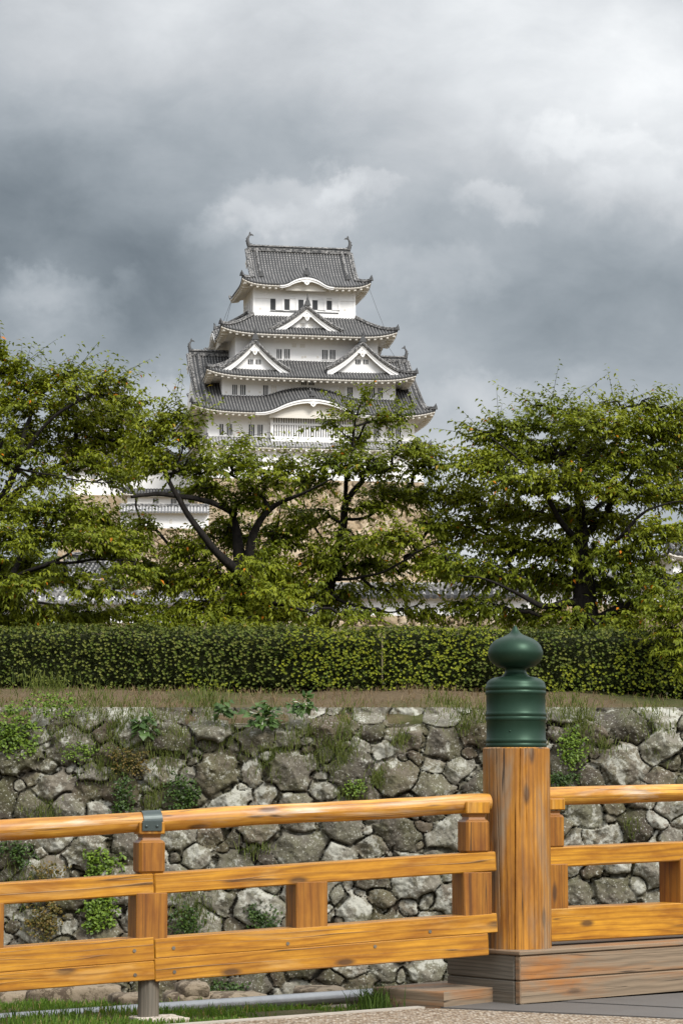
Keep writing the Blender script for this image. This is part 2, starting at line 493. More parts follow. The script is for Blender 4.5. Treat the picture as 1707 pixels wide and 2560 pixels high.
def stone_mat(name, c1, c2, c3, lich, mosscol, scale=1.0, lich_amt=0.5, tinted=True, coords='Object'):
    m, g_ = new_mat(name)
    oc = g_.n('ShaderNodeTexCoord').outputs[coords]
    at = g_.n('ShaderNodeAttribute', attribute_name='tint')
    sa = g_.n('ShaderNodeSeparateColor', {0: at.outputs['Color']})
    tone, hue = sa.outputs[0], sa.outputs[1]
    n1 = g_.noise(oc, 2.6 * scale, 6, 0.6, 0.3)
    n2 = g_.noise(oc, 11 * scale, 6, 0.65)
    n3 = g_.noise(oc, 60 * scale, 3, 0.6)
    mixf = g_.math('ADD', g_.math('MULTIPLY', n2, 0.5), g_.math('MULTIPLY', tone, 0.75)) if tinted else g_.math('ADD', n1, 0.0)
    c = g_.mix(g_.ramp(mixf, [(0.30, 0.0), (0.85, 1.0)]), c1, c2)
    c = g_.mix(g_.math('MULTIPLY', hue, 0.6) if tinted else 0.3, c, c3)
    c = g_.mix(g_.math('MULTIPLY', g_.ramp(n1, [(0.40, 0.0), (0.62, 1.0)]), 0.45), c, mosscol)
    # pale crusts of lichen, in patches and specks
    thr = g_.math('ADD', g_.math('MULTIPLY', g_.noise(oc, 5.2 * scale, 8, 0.72, 0.25), 1.0), g_.math('MULTIPLY', g_.math('SUBTRACT', tone, 0.5), 0.16))
    lm = g_.ramp(thr, [(0.535 + 0.10 * (0.5 - lich_amt), 0.0), (0.60 + 0.10 * (0.5 - lich_amt), 1.0)])
    c = g_.mix(g_.math('MULTIPLY', lm, 0.8), c, lich)
    sp = g_.ramp(g_.noise(oc, 34 * scale, 3, 0.6), [(0.60, 0.0), (0.66, 1.0)])
    c = g_.mix(g_.math('MULTIPLY', sp, 0.7), c, tuple(min(1, x * 1.12) for x in lich))
    dk = g_.ramp(g_.noise(oc, 7.5 * scale, 6, 0.7, 0.4), [(0.26, 1.0), (0.40, 0.0)])
    c = g_.mix(g_.math('MULTIPLY', dk, 0.75), c, (0.035, 0.032, 0.028))
    c = g_.mix(g_.math('MULTIPLY', n3, 0.35), c, tuple(x * 0.45 for x in c1))
    h = g_.math('ADD', g_.math('MULTIPLY', n2, 0.7), g_.math('MULTIPLY', n3, 0.35))
    finish(g_, c, 0.92, h, 0.75, 0.03 / scale, 0.2)
    return m


M['stone'] = stone_mat('lichen_stone', (0.056, 0.047, 0.035), (0.24, 0.223, 0.182), (0.14, 0.105, 0.072), (0.46, 0.455, 0.395), (0.105, 0.11, 0.04), lich_amt=0.42)
M['beige_stone'] = stone_mat('beige_stone', (0.22, 0.17, 0.11), (0.50, 0.40, 0.28), (0.40, 0.28, 0.16), (0.55, 0.48, 0.38), (0.33, 0.25, 0.15), 0.22, 0.3)
M['rock'] = stone_mat('bank_rock', (0.06, 0.045, 0.032), (0.15, 0.112, 0.078), (0.12, 0.085, 0.058), (0.28, 0.225, 0.16), (0.10, 0.09, 0.045), 2.5, 0.55, False)
M['granite'] = stone_mat('granite', (0.32, 0.27, 0.22), (0.52, 0.46, 0.39), (0.45, 0.38, 0.32), (0.62, 0.56, 0.48), (0.36, 0.31, 0.24), 6.0, 0.5, False)


def leaf_mat(name, trans=0.35, rough=0.45, spec=0.35):
    m, g_ = new_mat(name)
    at = g_.n('ShaderNodeAttribute', attribute_name='tint')
    c = at.outputs['Color']
    tr = g_.n('ShaderNodeBsdfTranslucent', {'Color': g_.mix(1.0, c, (1.15, 1.15, 0.55), 'MULTIPLY')})
    finish(g_, c, rough, spec=spec, extra=(trans, tr.outputs[0]))
    return m


M['leaf'] = leaf_mat('cherry_leaf', 0.28, 0.5, 0.2)
M['hedge_leaf'] = leaf_mat('hedge_leaf', 0.2, 0.5, 0.2)
M['weed_leaf'] = leaf_mat('weed_leaf', 0.3, 0.5)
M['grass_leaf'] = leaf_mat('grass_blade', 0.35, 0.55, 0.2)

m, g_ = new_mat('cherry_bark')
oc = g_.n('ShaderNodeTexCoord').outputs['Object']
nz = g_.noise(g_.scalev(oc, (9, 9, 3)), 1.6, 6, 0.7)
c = g_.mix(g_.ramp(nz, [(0.35, 0.0), (0.7, 1.0)]), (0.006, 0.005, 0.0045), (0.024, 0.020, 0.017))
finish(g_, c, 0.9, nz, 0.8, 0.03, 0.2)
M['bark'] = m

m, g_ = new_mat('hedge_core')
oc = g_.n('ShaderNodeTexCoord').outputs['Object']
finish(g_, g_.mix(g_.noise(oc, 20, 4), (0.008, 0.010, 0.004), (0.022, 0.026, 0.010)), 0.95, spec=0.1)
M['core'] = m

m, g_ = new_mat('white_plaster')
oc = g_.n('ShaderNodeTexCoord').outputs['Object']
nz = g_.noise(g_.scalev(oc, (0.5, 0.5, 0.16)), 1.0, 6, 0.65)
c = g_.mix(g_.ramp(nz, [(0.35, 0.0), (0.75, 1.0)]), (0.86, 0.855, 0.845), (0.80, 0.79, 0.77))
finish(g_, c, 0.85, spec=0.2)
M['plaster'] = m

m, g_ = new_mat('shade_toned_plaster')
oc = g_.n('ShaderNodeTexCoord').outputs['Object']
nz = g_.noise(oc, 0.6, 5, 0.6)
finish(g_, g_.mix(nz, (0.66, 0.62, 0.55), (0.76, 0.73, 0.67)), 0.85, spec=0.2)  # duller than the walls: shade under eaves worked into the plaster colour
M['soffit'] = m

m, g_ = new_mat('dark_opening')
finish(g_, (0.012, 0.014, 0.017), 0.5)
M['dark'] = m

m, g_ = new_mat('dark_ornament')
oc = g_.n('ShaderNodeTexCoord').outputs['Object']
nz = g_.noise(oc, 5, 4, 0.6)
finish(g_, g_.mix(nz, (0.03, 0.032, 0.034), (0.10, 0.10, 0.10)), 0.6)
M['ornament'] = m


def tile_mat(name, dark, mid, light, mortar):
    m, g_ = new_mat(name)
    uv = g_.n('ShaderNodeUVMap').outputs[0]
    s = g_.n('ShaderNodeSeparateXYZ', {0: uv})
    fr = g_.math('FRACT', s.outputs[0])
    d = g_.math('ABSOLUTE', g_.math('SUBTRACT', fr, 0.5))
    ridge = g_.ramp(d, [(0.17, 1.0), (0.25, 0.0)])
    fy = g_.math('FRACT', g_.math('MULTIPLY', s.outputs[1], 2.6))
    joint = g_.ramp(fy, [(0.0, 1.0), (0.34, 1.0), (0.42, 0.0)])
    nz = g_.noise(g_.scalev(uv, (1.0, 2.6, 1)), 1.0, 3, 0.7)
    nb = g_.noise(g_.scalev(uv, (0.12, 0.4, 1)), 1.0, 4, 0.6)
    pan = g_.mix(nz, dark, mid)
    rd = g_.mix(nz, mid, light)
    rd = g_.mix(g_.math('MULTIPLY', joint, g_.ramp(nz, [(0.30, 0.2), (0.6, 0.95)])), rd, mortar)
    c = g_.mix(ridge, pan, rd)
    c = g_.mix(g_.math('MULTIPLY', g_.ramp(nb, [(0.4, 0.0), (0.7, 1.0)]), 0.35), c, dark)
    finish(g_, c, 0.65, spec=0.35)
    return m


M['tile'] = tile_mat('roof_tile', (0.020, 0.021, 0.023), (0.055, 0.056, 0.058), (0.145, 0.142, 0.138), (0.38, 0.365, 0.345))
M['tile_pale'] = tile_mat('pale_roof_tile', (0.10, 0.10, 0.105), (0.22, 0.22, 0.22), (0.42, 0.41, 0.40), (0.68, 0.66, 0.63))

m, g_ = new_mat('ridge_tile')
oc = g_.n('ShaderNodeTexCoord').outputs['Object']
nz = g_.noise(oc, 4.0, 3, 0.7)
c = g_.mix(g_.ramp(nz, [(0.42, 0.0), (0.66, 1.0)]), (0.024, 0.025, 0.027), (0.32, 0.31, 0.295))
finish(g_, c, 0.65)
M['ridge'] = m

m, g_ = new_mat('ground_cover')
oc = g_.n('ShaderNodeTexCoord').outputs['Object']
n1 = g_.noise(oc, 0.5, 6, 0.6)
n2 = g_.noise(oc, 9.0, 6, 0.7)
n3 = g_.noise(oc, 60.0, 4, 0.7)
soil = g_.mix(n2, (0.060, 0.044, 0.026), (0.155, 0.115, 0.070))
soil = g_.mix(g_.ramp(n3, [(0.5, 0.0), (0.7, 0.8)]), soil, (0.22, 0.165, 0.10))
gr = g_.mix(n2, (0.03, 0.045, 0.012), (0.075, 0.095, 0.025))
c = g_.mix(g_.ramp(n1, [(0.50, 0.0), (0.62, 0.7)]), soil, gr)
finish(g_, c, 0.95, n3, 0.8, 0.03, 0.1)
M['ground'] = m

m, g_ = new_mat('gravel_path')
oc = g_.n('ShaderNodeTexCoord').outputs['Object']
v1 = g_.n('ShaderNodeTexVoronoi', {'Vector': oc, 'Scale': 62.0})
vc = g_.n('ShaderNodeSeparateColor', {0: v1.outputs['Color']})
c = g_.ramp(vc.outputs[0], [(0.0, (0.13, 0.08, 0.05)), (0.3, (0.25, 0.185, 0.12)), (0.65, (0.34, 0.28, 0.21)), (1.0, (0.50, 0.45, 0.38))])
c = g_.mix(g_.ramp(v1.outputs['Distance'], [(0.35, 0.0), (0.75, 0.8)]), c, (0.09, 0.065, 0.042))
finish(g_, c, 0.85, g_.math('SUBTRACT', 1.0, v1.outputs['Distance']), 0.9, 0.008, 0.3)
M['gravel'] = m

m, g_ = new_mat('grey_paving')
oc = g_.n('ShaderNodeTexCoord').outputs['Object']
n1 = g_.noise(oc, 4.0, 6, 0.65)
n2 = g_.noise(oc, 70.0, 3, 0.6)
c = g_.mix(n1, (0.080, 0.074, 0.068), (0.135, 0.126, 0.117))
c = g_.mix(g_.math('MULTIPLY', n2, 0.5), c, (0.060, 0.055, 0.050))
finish(g_, c, 0.75, n2, 0.3, 0.004, 0.4)
M['paving'] = m

m, g_ = new_mat('pale_kerb')
oc = g_.n('ShaderNodeTexCoord').outputs['Object']
n1 = g_.noise(oc, 9.0, 6, 0.65)
finish(g_, g_.mix(n1, (0.27, 0.24, 0.20), (0.42, 0.385, 0.335)), 0.9, n1, 0.3, 0.004, 0.2)
M['kerb'] = m

# ------------------------------------------------------------------ ground: one sheet with the moat cut into it
def gz(x, y):
    x, y = np.asarray(x, float), np.asarray(y, float)
    z = np.interp(y, [-100, 11.3, 13.6, 14.0, 14.8, 20, 33.05, 33.2, 33.9, 35.0, 36.8, 60, 110, 122, 200, 262, 300, 420, 900, 4000],
                  [.19, .19, .07, .02, -2.5, -2.7, -2.7, 2.16, 2.38, 2.62, 2.8, 3.6, 8.3, 9.3, 16.5, 21.5, 25.5, 26, 12, 5])
    z = z + 8.5 * np.exp(-((x + 33) / 15) ** 2 - ((y - 345) / 28) ** 2)
    near = (y > 33.15) & (y < 60)
    z = z + near * 0.10 * fbm(x * 0.9, y * 0.9, 4, 5)
    z = z + ((y > 11.6) & (y < 13.7)) * 0.05 * fbm(x * 2.5, y * 2.5, 3, 9)
    # the hedge foot sinks a little towards the right end
    return z - 0.12 * np.clip((x - 2.6) / 2.5, 0, 1) ** 1.5 * (y > 33.3) * (y < 60)


def ground_hit(u, v, z):
    a = P(u, v, 10.0) - np.array((0, 0, EYE))
    k = (z - EYE) / a[2]
    return np.array((a[0] * k, a[1] * k, z))


xs = np.unique(np.concatenate([[-1500, -600, -250, -120, -70, -40, -25, -16], np.arange(-12, 12.01, 0.2), [14, 16, 20, 25, 32, 40, 55, 70, 120, 250, 600, 1500], -np.array([14, 16, 20, 24, 28, 32, 36, 40, 46, 55])]))
ys = np.unique(np.concatenate([[-100, -30, 0, 6, 9], np.arange(10, 15.01, 0.2), [17, 20, 25, 30, 32, 33.05], np.arange(33.2, 37.1, 0.15),
                               [38, 40, 45, 50, 60, 75, 90, 105, 110, 122, 140, 160, 180, 200, 230, 262, 285, 300, 315, 330, 345, 360, 380, 420, 600, 900, 1600, 4000]]))
X, Y = np.meshgrid(xs, ys, indexing='ij')
b = MB()
b.grid(np.stack([X, Y, gz(X, Y)], -1), 0)
b.build('ground', M['ground'], kind='structure')

k1, k2 = ground_hit(550, 2558, .195), ground_hit(1062, 2520.5, .195)
kd = (k2 - k1) / np.linalg.norm(k2 - k1)
kn = np.array((-kd[1], kd[0], 0))
k0 = k1 - kd * 6
pv1, pv2 = ground_hit(1109, 2522, .195), ground_hit(1707, 2549, .195)
pd = (pv2 - pv1) / np.linalg.norm(pv2 - pv1)
pv2 = pv1 + pd * 3.5
dz = lambda p, z: np.array((p[0], p[1], z))
b = MB()
b.prism([dz(k0, .16), dz(k0 + [4, -6, 0], .16), dz(pv2 + [0, -6, 0], .16), dz(pv2, .16), dz(pv1, .16), dz(k2, .16)], (0, 0, .036))
b.build('gravel_path', M['gravel'], kind='structure')
b = MB()
b.prism([dz(k0, .15), dz(k2, .15), dz(k2 + kn * .06, .15), dz(k0 + kn * .06, .15)], (0, 0, .052))
b.build('path_edging', M['kerb'], kind='structure')
# paving at the bridge end
j1, j2 = ground_hit(1285, 2500, .20), ground_hit(1707, 2522, .20)
jd = (j2 - j1) / np.linalg.norm(j2 - j1)
j2 = j1 + jd * 3.2
b = MB()
b.prism([dz(pv1 + [0, .01, 0], .15), dz(pv2, .15), dz(j2, .15), dz(j1, .15), dz(k2 + [0.02, .1, 0], .15)], (0, 0, .052))
b.prism([dz(j1 + [0, .012, 0], .14), dz(j2 + [0, .012, 0], .14), (4.2, 14.6, .14), (1.0, 12.6, .14), (.87, 12.2, .14)], (0, 0, .066))
b.build('paving', M['paving'], kind='structure')

# ------------------------------------------------------------------ the wooden railing of the bridge
POST = np.array((0.904, 12.5, 0.0))


class Line:
    """a vertical plane through the post axis, turned by ang, moved off metres towards the camera"""
    def __init__(s, A, ang):
        s.A, s.d = np.array(A, float), np.array((math.cos(rad(ang)), math.sin(rad(ang)), 0))
        s.nrm = np.array((s.d[1], -s.d[0], 0))

    def at(s, u, v, off):
        r = P(u, v, 10.0) - np.array((0, 0, EYE))
        o = np.array((0, 0, EYE))
        k = np.dot(s.A + s.nrm * off - o, s.nrm) / np.dot(r, s.nrm)
        return o + r * k


WL = Line(POST, 20)
RL = Line(POST, 40)
UP = np.array((0, 0, 1.0))


def rail(mb, L, u0, v0, u1, v1, off_front, hw, hh, ext0=0.0, ext1=0.0, bev=0.006, mat=0):
    """squared rail whose front face centre runs from (u0,v0) to (u1,v1); hh half height"""
    p0, p1 = L.at(u0, v0, off_front) - L.nrm * hw, L.at(u1, v1, off_front) - L.nrm * hw
    d = (p1 - p0) / np.linalg.norm(p1 - p0)
    mb.beam(p0 - d * ext0, p1 + d * ext1, hw, hh, mat, bev)


def sq_post(mb, L, u, v0, v1, off_front, half, bev=0.008, mat=0, half_d=None):
    """upright of square section, centre of its front face at column u, from v0 (top) to v1 (foot)"""
    half_d = half if half_d is None else half_d
    a, b_ = L.at(u, v0, off_front), L.at(u, v1, off_front)
    c_ = (a + b_) / 2 - L.nrm * half_d
    mb.box(c_, UP * (a[2] - b_[2]) / 2, L.d * half, L.nrm * half_d, mat, bev, random.uniform(0, 40))
    return c_


def frustum_neck(mb, c0, h, r0, r1, L, mat=0):
    pts_ = []
    for (z, r) in ((0, r0), (h * .5, r1), (h, r0)):
        pts_.append([c0 + UP * z + L.d * r * sx_ + L.nrm * r * sy_ for sx_, sy_ in ((-1, -1), (1, -1), (1, 1), (-1, 1), (-1, -1))])
    mb.grid(np.array(pts_).transpose(1, 0, 2), mat, None, False)


LEFT0 = -750
org = WL.at(370, 2500, 0)
org[2] = 0.19
railing = thing('wooden_railing', org, 'honey coloured wooden railing with a dark metal strap on its handrail, left of the post', 'railing', 'railings of the bridge')
# round handrail in two lengths that meet under the strap
hc = lambda u: 2075 - 0.0559 * u
for (ua, ub, sag) in ((LEFT0, 374, 0), (376, 1222, 0)):
    b = MB()
    pa, pb = WL.at(ua, hc(ua), 0.08), WL.at(ub, hc(ub), 0.08)
    t = np.linspace(0, 1, 40)[:, None]
    line = pa * (1 - t) + pb * t
    line[:, 2] += 0.0025 * np.sin(t[:, 0] * 9 + ua)
    rr = 0.0495 + 0.0012 * np.sin(t[:, 0] * 14 + ua) + 0.0008 * np.sin(t[:, 0] * 37)
    if ub > 1000:
        rr[-2:] *= (0.97, 0.86)
    b.tube(line, rr, 24)
    b.build('handrail', M['wood_rail'], railing, org)
mr = lambda u: 2235.5 - 0.0665 * u
for (ua, ub, e) in ((LEFT0, 385.5, 0), (387, 1240, 0)):
    b = MB()
    rail(b, WL, ua, mr(ua), ub, mr(ub), .145, .062, .0495)
    b.build('middle_rail', M['wood'], railing, org)
# lower beams, two boards each
bt = lambda u: 2373.5 - 0.0700 * u            # top edge
bj = lambda u: 2428.5 - 0.0815 * u            # joint
bb = lambda u: 2484.0 - 0.0755 * u            # lower edge
for (ua, ub, ub2) in ((LEFT0, 386.5, 387.5), (388, 1243, 1221)):
    for (fa, fb, uend, lift) in ((bt, bj, ub, 0), (bj, bb, ub2, 0)):
        b = MB()
        va, vb = (fa(ua) + fb(ua)) / 2, (fa(uend) + fb(uend)) / 2
        hh = (fb(ua) - fa(ua)) / 2 * WL.at(ua, va, .15)[1] / F - .0012
        rail(b, WL, ua, va, uend, vb, .150, .07, hh, bev=.004)
        # wooden pegs
        b.build('lower_beam', M['wood'], railing, org)
b = MB()
for (pu, pvv) in ((337, 2377), (339, 2437.5), (435, 2370), (437, 2430), (1075, 2329), (720, 2359), (938, 2366)):
    p = WL.at(pu, pvv, .1535)
    b.tube([p - WL.nrm * .01, p], .0085, 12, smooth=False)
o = b.build('peg', M['wood_leg'], railing, org)
o['kind'] = 'stuff'


def rail_post(u, shift, with_strap):
    ru = u
    b = MB()
    # upper block with chamfered head, neck, lower thicker block
    vtop, vrail_t, vrail_b, vfoot = [f + shift for f in (2101, 2184, 2236, 2348)]
    c_ = sq_post(b, WL, ru, vtop, vrail_t, .147, .0645, .012)
    a_ = WL.at(ru, vtop, .147)
    frustum_neck(b, np.array((c_[0], c_[1], a_[2] - .004)), .034, .0475, .043, WL)
    sq_post(b, WL, ru - 1.5, vrail_b - 4, vfoot + 4, .148, .078, .004)
    # the part of the post hidden behind the rail
    c2 = (WL.at(ru, vrail_t, .138) + WL.at(ru, vrail_b, .138)) / 2 - WL.nrm * .058
    b.box(c2, UP * .07, WL.d * .055, WL.nrm * .055, 0, .004)
    b.build('post', M['wood_dark'], railing, org)
    b = MB()
    va, vb = 2055 + shift, 2086 + shift
    cc = sq_post(b, WL, ru - .5, va, vb, .147, .0645, .005, half_d=.055)
    b.build('cap_block', M['wood'], railing, org)
    if with_strap:
        b = MB()
        hu = u - 5
        cx = WL.at(hu, hc(hu), .08)
        dline = WL.at(hu + 50, hc(hu + 50), .08) - cx
        dline /= np.linalg.norm(dline)
        q1 = np.cross(dline, UP)
        q1 /= np.linalg.norm(q1)
        q2 = np.cross(q1, dline)
        th = np.linspace(rad(-8), rad(188), 26)
        for ro, ri in ((.0545, .0500),):
            sec = []
            for tt_ in th:
                sec.append((math.cos(tt_), math.sin(tt_)))
            for w0 in (0,):
                grid_o = np.array([[cx + dline * w_ + (q1 * c_ + q2 * s_) * r for (w_, r) in ((-.047, ri), (-.047, ro), (.047, ro), (.047, ri), (-.047, ri))] for c_, s_ in sec])
                b.grid(grid_o, 0, None, False)
        st = b.build('metal_strap', M['strap'], railing, org)
        b = MB()
        p0 = WL.at(u - 1, 2064.5, .152)
        b.box(p0, WL.d * .049, UP * .0245, WL.nrm * .003, 0, .0015)
        b.build('strap_plate', M['strap'], st, org)
        for du in (-14.5, 12.5):
            b = MB()
            p = WL.at(u - 1 + du, 2065.5, .154)
            b.lathe([(0, .008), (.004, .0075), (.0068, .005), (.008, 0)], (0, 0, 0), 14)
            V = b.V[0].copy()
            b.V[0] = p + V[:, :1] * WL.d + V[:, 1:2] * UP + V[:, 2:3] * WL.nrm
            b.build('bolt', M['strap'], st, org)


rail_post(382, 0, True)
rail_post(1195.5, -51.5, False)
rail_post(-520, 55, True)
for (pu, vt, vb_) in ((780, 2208, 2324), (-32, 2262, 2378)):
    b = MB()
    sq_post(b, WL, pu, vt - 4, vb_ + 3, .147, .082, .004)
    b.build('short_post', M['wood_dark'], railing, org)
for pu in (371.5, -545):
    b = MB()
    c_ = WL.at(pu, bb(pu), .08)
    f_ = np.array((c_[0], c_[1], .178))
    c_[2] += .03
    n_ = 22
    th = np.linspace(0, 2 * math.pi, n_ + 1)
    t = np.linspace(0, 1, 6)
    Pt = np.array([[f_ * (1 - k) + c_ * k + (WL.d * math.cos(a) + WL.nrm * math.sin(a)) * (.0505 + .0025 * math.sin(5 * a) + .0018 * math.sin(11 * a + 1)) for a in th] for k in t])
    uv = np.stack(np.broadcast_arrays((t * .25)[:, None], th[None, :] * .05), -1)
    b.grid(Pt, 0, uv, True)
    b.build('leg', M['wood_leg'], railing, org)

# the right-hand railing going out over the bridge
org2 = RL.at(1650, 2350, 0)
org2[2] = .46
railing2 = thing('wooden_railing', org2, 'honey coloured wooden railing over a weathered plank plinth, right of the green capped post', 'railing', 'railings of the bridge')
b = MB()
pa, pb = RL.at(1350, 1991.5, .0), RL.at(1707, 1981.2, .0)
pb = pa + (pb - pa) * 4.5
t = np.linspace(0, 1, 40)[:, None]
line = pa * (1 - t) + pb * t
b.tube(line, 0.0475 + 0.001 * np.sin(t[:, 0] * 17), 24)
b.build('handrail', M['wood_rail'], railing2, org2)
b = MB()
e = 900
f1 = lambda u: 2144 - (u - 1373) * (2144 - 2128.5) / 334
rail(b, RL, 1330, f1(1330), 1707, f1(1707), .066, .066, .0515, ext1=4.4)
b.build('middle_rail', M['wood'], railing2, org2)
b = MB()
f2 = lambda u: 2313 - (u - 1373) * (2313 - 2297) / 334
rail(b, RL, 1330, f2(1330), 1707, f2(1707), .072, .072, .086, ext1=4.4)
b.build('lower_beam', M['wood'], railing2, org2)
b = MB()
c_ = sq_post(b, RL, 1391, 2037, 2120, .066, .064, .012)
a_ = RL.at(1391, 2037, .066)
frustum_neck(b, np.array((c_[0], c_[1], a_[2] - .004)), .026, .0475, .043, RL)
sq_post(b, RL, 1393, 2160, 2276, .070, .080, .004)
b.build('post', M['wood_dark'], railing2, org2)
b = MB()
sq_post(b, RL, 1391, 1996, 2025, .066, .064, .005)
b.build('cap_block', M['wood'], railing2, org2)
for pu, dv in ((1725, 0), (2065, -14), (2330, -25)):
    b = MB()
    sq_post(b, RL, pu, 2144 + dv, 2260 + dv, .070, .080, .004)
    b.build('short_post', M['wood_dark'], railing2, org2)

# the thick main post with its green onion finial
PX = 480.0
post = thing('bridge_post', (POST[0], POST[1], .465), 'thick round cracked timber post crowned with a dark green metal onion finial', 'post')
b = MB()
th = np.linspace(0, 2 * math.pi, 601)
hz = np.linspace(.44, 1.482, 90)
rr = .1725 + .0016 * np.sin(3 * th + 1)[None, :] + .0010 * np.sin(11 * th)[None, :] + .0006 * np.sin(29 * th)[None, :] + 0 * hz[:, None]
# shrinkage cracks cut along the post: angle from the front, drift, width, depth, from, to
for k_, (ca, dr_, wd, dp, z0, z1) in enumerate(((-33, 9, .016, .016, .60, 1.6), (-4, -3, .018, .02, .3, 1.22), (4, -5, .014, .014, 1.05, 1.6), (17, 2, .011, .010, .95, 1.6), (43, -3, .010, .008, .75, 1.5),
        (-50, 3, .012, .010, .45, 1.3), (28, 4, .009, .008, .3, .95), (-18, 5, .010, .008, .3, .95), (58, 2, .012, .010, .3, 1.1), (-62, 0, .012, .012, .9, 1.6), (-22, 2, .008, .006, 1.2, 1.6), (10, 0, .008, .006, .5, .8))):
    tc_ = rad(-94 + ca) + rad(dr_) * (1.0 - hz) + .018 * fbm(hz * 4 + k_ * 9, hz * 0, 3, k_)
    dth = np.abs((th[None, :] - tc_[:, None] + math.pi) % (2 * math.pi) - math.pi)
    fade_ = np.clip(np.minimum((hz - z0) / .12, (z1 - hz) / .12), 0, 1)[:, None]
    rr = rr - dp * fade_ * np.clip(1 - dth / (wd * (.35 + .65 * fade_)), 0, 1)
b.grid(np.stack([POST[0] + rr * np.cos(th), POST[1] + rr * np.sin(th), np.broadcast_to(hz[:, None], rr.shape)], -1), 0,
       np.stack(np.broadcast_arrays(hz[:, None] * 1.0 + 3.3, (th * .173)[None, :] + 8.1), -1), True)
b.lathe([(.1725, 1.482), (.169, 1.487), (.12, 1.4875), (0, 1.4875)], (POST[0], POST[1], 0), 48)
b.build('shaft', M['wood_post'], post, (POST[0], POST[1], .465))
PROF = [(1564.6, .3), (1566, 2.2), (1571.5, 5), (1577, 8.2), (1583, 12), (1588.7, 19), (1594.4, 32), (1600, 46), (1608, 56.5), (1617, 63.7), (1629, 68),
        (1638, 69), (1649.5, 65.7), (1658.7, 59.7), (1666.8, 49), (1671, 38), (1673.4, 27.5), (1676, 26.4), (1682, 26.4), (1687.4, 29.6), (1691.5, 34.4), (1693.5, 36.5),
        (1694.2, 40), (1696, 52.8), (1700, 62.6), (1707, 71), (1712, 73.2), (1717, 73.9)]
for a_, e_ in ((1717.4, 1729), (1729.3, 1740)):
    PROF += [(a_, 74.2), (a_ + 2, 75.3), ((a_ + e_) / 2, 76), (e_ - 2, 75.3), (e_, 74.1)]
PROF += [(1741, 73.6), (1782, 73.6)]
for a_, e_ in ((1783, 1793.8), (1794.2, 1805)):
    PROF += [(a_, 74.2), (a_ + 2, 75.3), ((a_ + e_) / 2, 76), (e_ - 2, 75.3), (e_, 74.1)]
PROF += [(1806, 73.6), (1848, 73.6)]
for a_, e_ in ((1848.8, 1859.7), (1860, 1871)):
    PROF += [(a_, 74.2), (a_ + 2, 75.3), ((a_ + e_) / 2, 76), (e_ - 2, 75.3), (e_, 74.1)]
b = MB()
b.lathe([(r / PX, 1.3 + (1960 - v) / PX) for v, r in PROF], (POST[0], POST[1], 0), 72)
fin = b.build('finial', M['bronze'], post, (POST[0], POST[1], .465))
b = MB()
a_ = math.atan2(-1, -.28)
c_ = np.array((POST[0] + .1535 * math.cos(a_), POST[1] + .1535 * math.sin(a_), 1.3 + (1960 - 1830.5) / PX))
b.lathe([(0, .004), (.0035, .0035), (.005, 0)], (0, 0, 0), 12)
V = b.V[0].copy()
b.V[0] = c_ + V[:, :1] * np.array((-math.sin(a_), math.cos(a_), 0)) + V[:, 1:2] * UP + V[:, 2:3] * np.array((math.cos(a_), math.sin(a_), 0))
b.build('nail', M['bronze'], fin, (POST[0], POST[1], .465))

# plinth of weathered planks under the post and the right railing
cor = np.array((0.895, 12.22, 0.0))
d40, d130 = RL.d, np.array((-RL.d[1], RL.d[0], 0))
org3 = np.array((cor[0], cor[1], .2))
plinth = thing('plank_plinth', org3, 'weathered grey brown plank plinth at the bridge end carrying the thick post', 'plinth')
LEN = 5.6
def slab(z0, z1, off0, off1, start=0.0, length=LEN, name='plank', mat='wood_grey', dirs=(d40, d130), bev=.006, rise=0.0):
    b = MB()
    u_, w_ = dirs
    c0 = cor + u_ * start + w_ * (off0 + off1) / 2
    p0 = np.array((c0[0], c0[1], (z0 + z1) / 2))
    p1 = p0 + u_ * length + UP * rise
    b.beam(p0, p1, (off1 - off0) / 2, (z1 - z0) / 2, 0, bev)
    return b.build(name, M[mat], plinth, org3)
slab(.443, .466, -.006, .56, -.008, LEN, 'top_board')
slab(.318, .440, 0, .04)
slab(.170, .3155, 0, .04)
slab(.318, .440, -.002, .04, .042, .50, dirs=(d130, d40), mat='wood_leg')  # end planks use the darker wood: shade of that side put into colour
slab(.170, .3155, -.002, .04, .042, .50, dirs=(d130, d40), mat='wood_leg')
slab(.17, .44, .045, .54, .045, LEN - .1, 'core', 'wood_leg')

# low timber step in front of it
st = [ground_hit(1109, 2480, .275), ground_hit(1281, 2463.5, .275), None, ground_hit(932, 2468, .275)]
st[2] = st[3] + (st[1] - st[0]) * 1.02
org4 = st[0].copy()
org4[2] = .19
step = thing('timber_step', org4, 'low flat weathered timber step on the ground beside the plank plinth', 'step')
ins = [p + (np.mean(st, axis=0) - p) * .012 for p in st]
b = MB()
uvx = lambda p: ((p - st[0]) @ (d40), (p - st[0]) @ d130 + 5)
top = np.array([[ins[0], ins[1]], [ins[3], ins[2]]])
b.add(np.array(ins), [[0, 1, 2, 3]], 0, [(uvx(p)[0] + 12, uvx(p)[1]) for p in ins])
for i in range(4):
    p, q_ = st[i], st[(i + 1) % 4]
    a_, c_ = ins[i], ins[(i + 1) % 4]
    lo_ = .006
    pl, ql = p - UP * lo_, q_ - UP * lo_
    L_ = np.linalg.norm(q_ - p)
    b.add([a_, c_, ql, pl], [[0, 1, 2, 3]], 0, [(0 + i, 3.0), (L_ + i, 3.0), (L_ + i, 3.01), (i, 3.01)])
    b.add([pl, ql, dz(q_, .15), dz(p, .15)], [[0, 1, 2, 3]], 0, [(i, 3.01), (L_ + i, 3.01), (L_ + i, 3.12), (i, 3.12)])
b.build('tread', M['wood_grey'], step, org4)

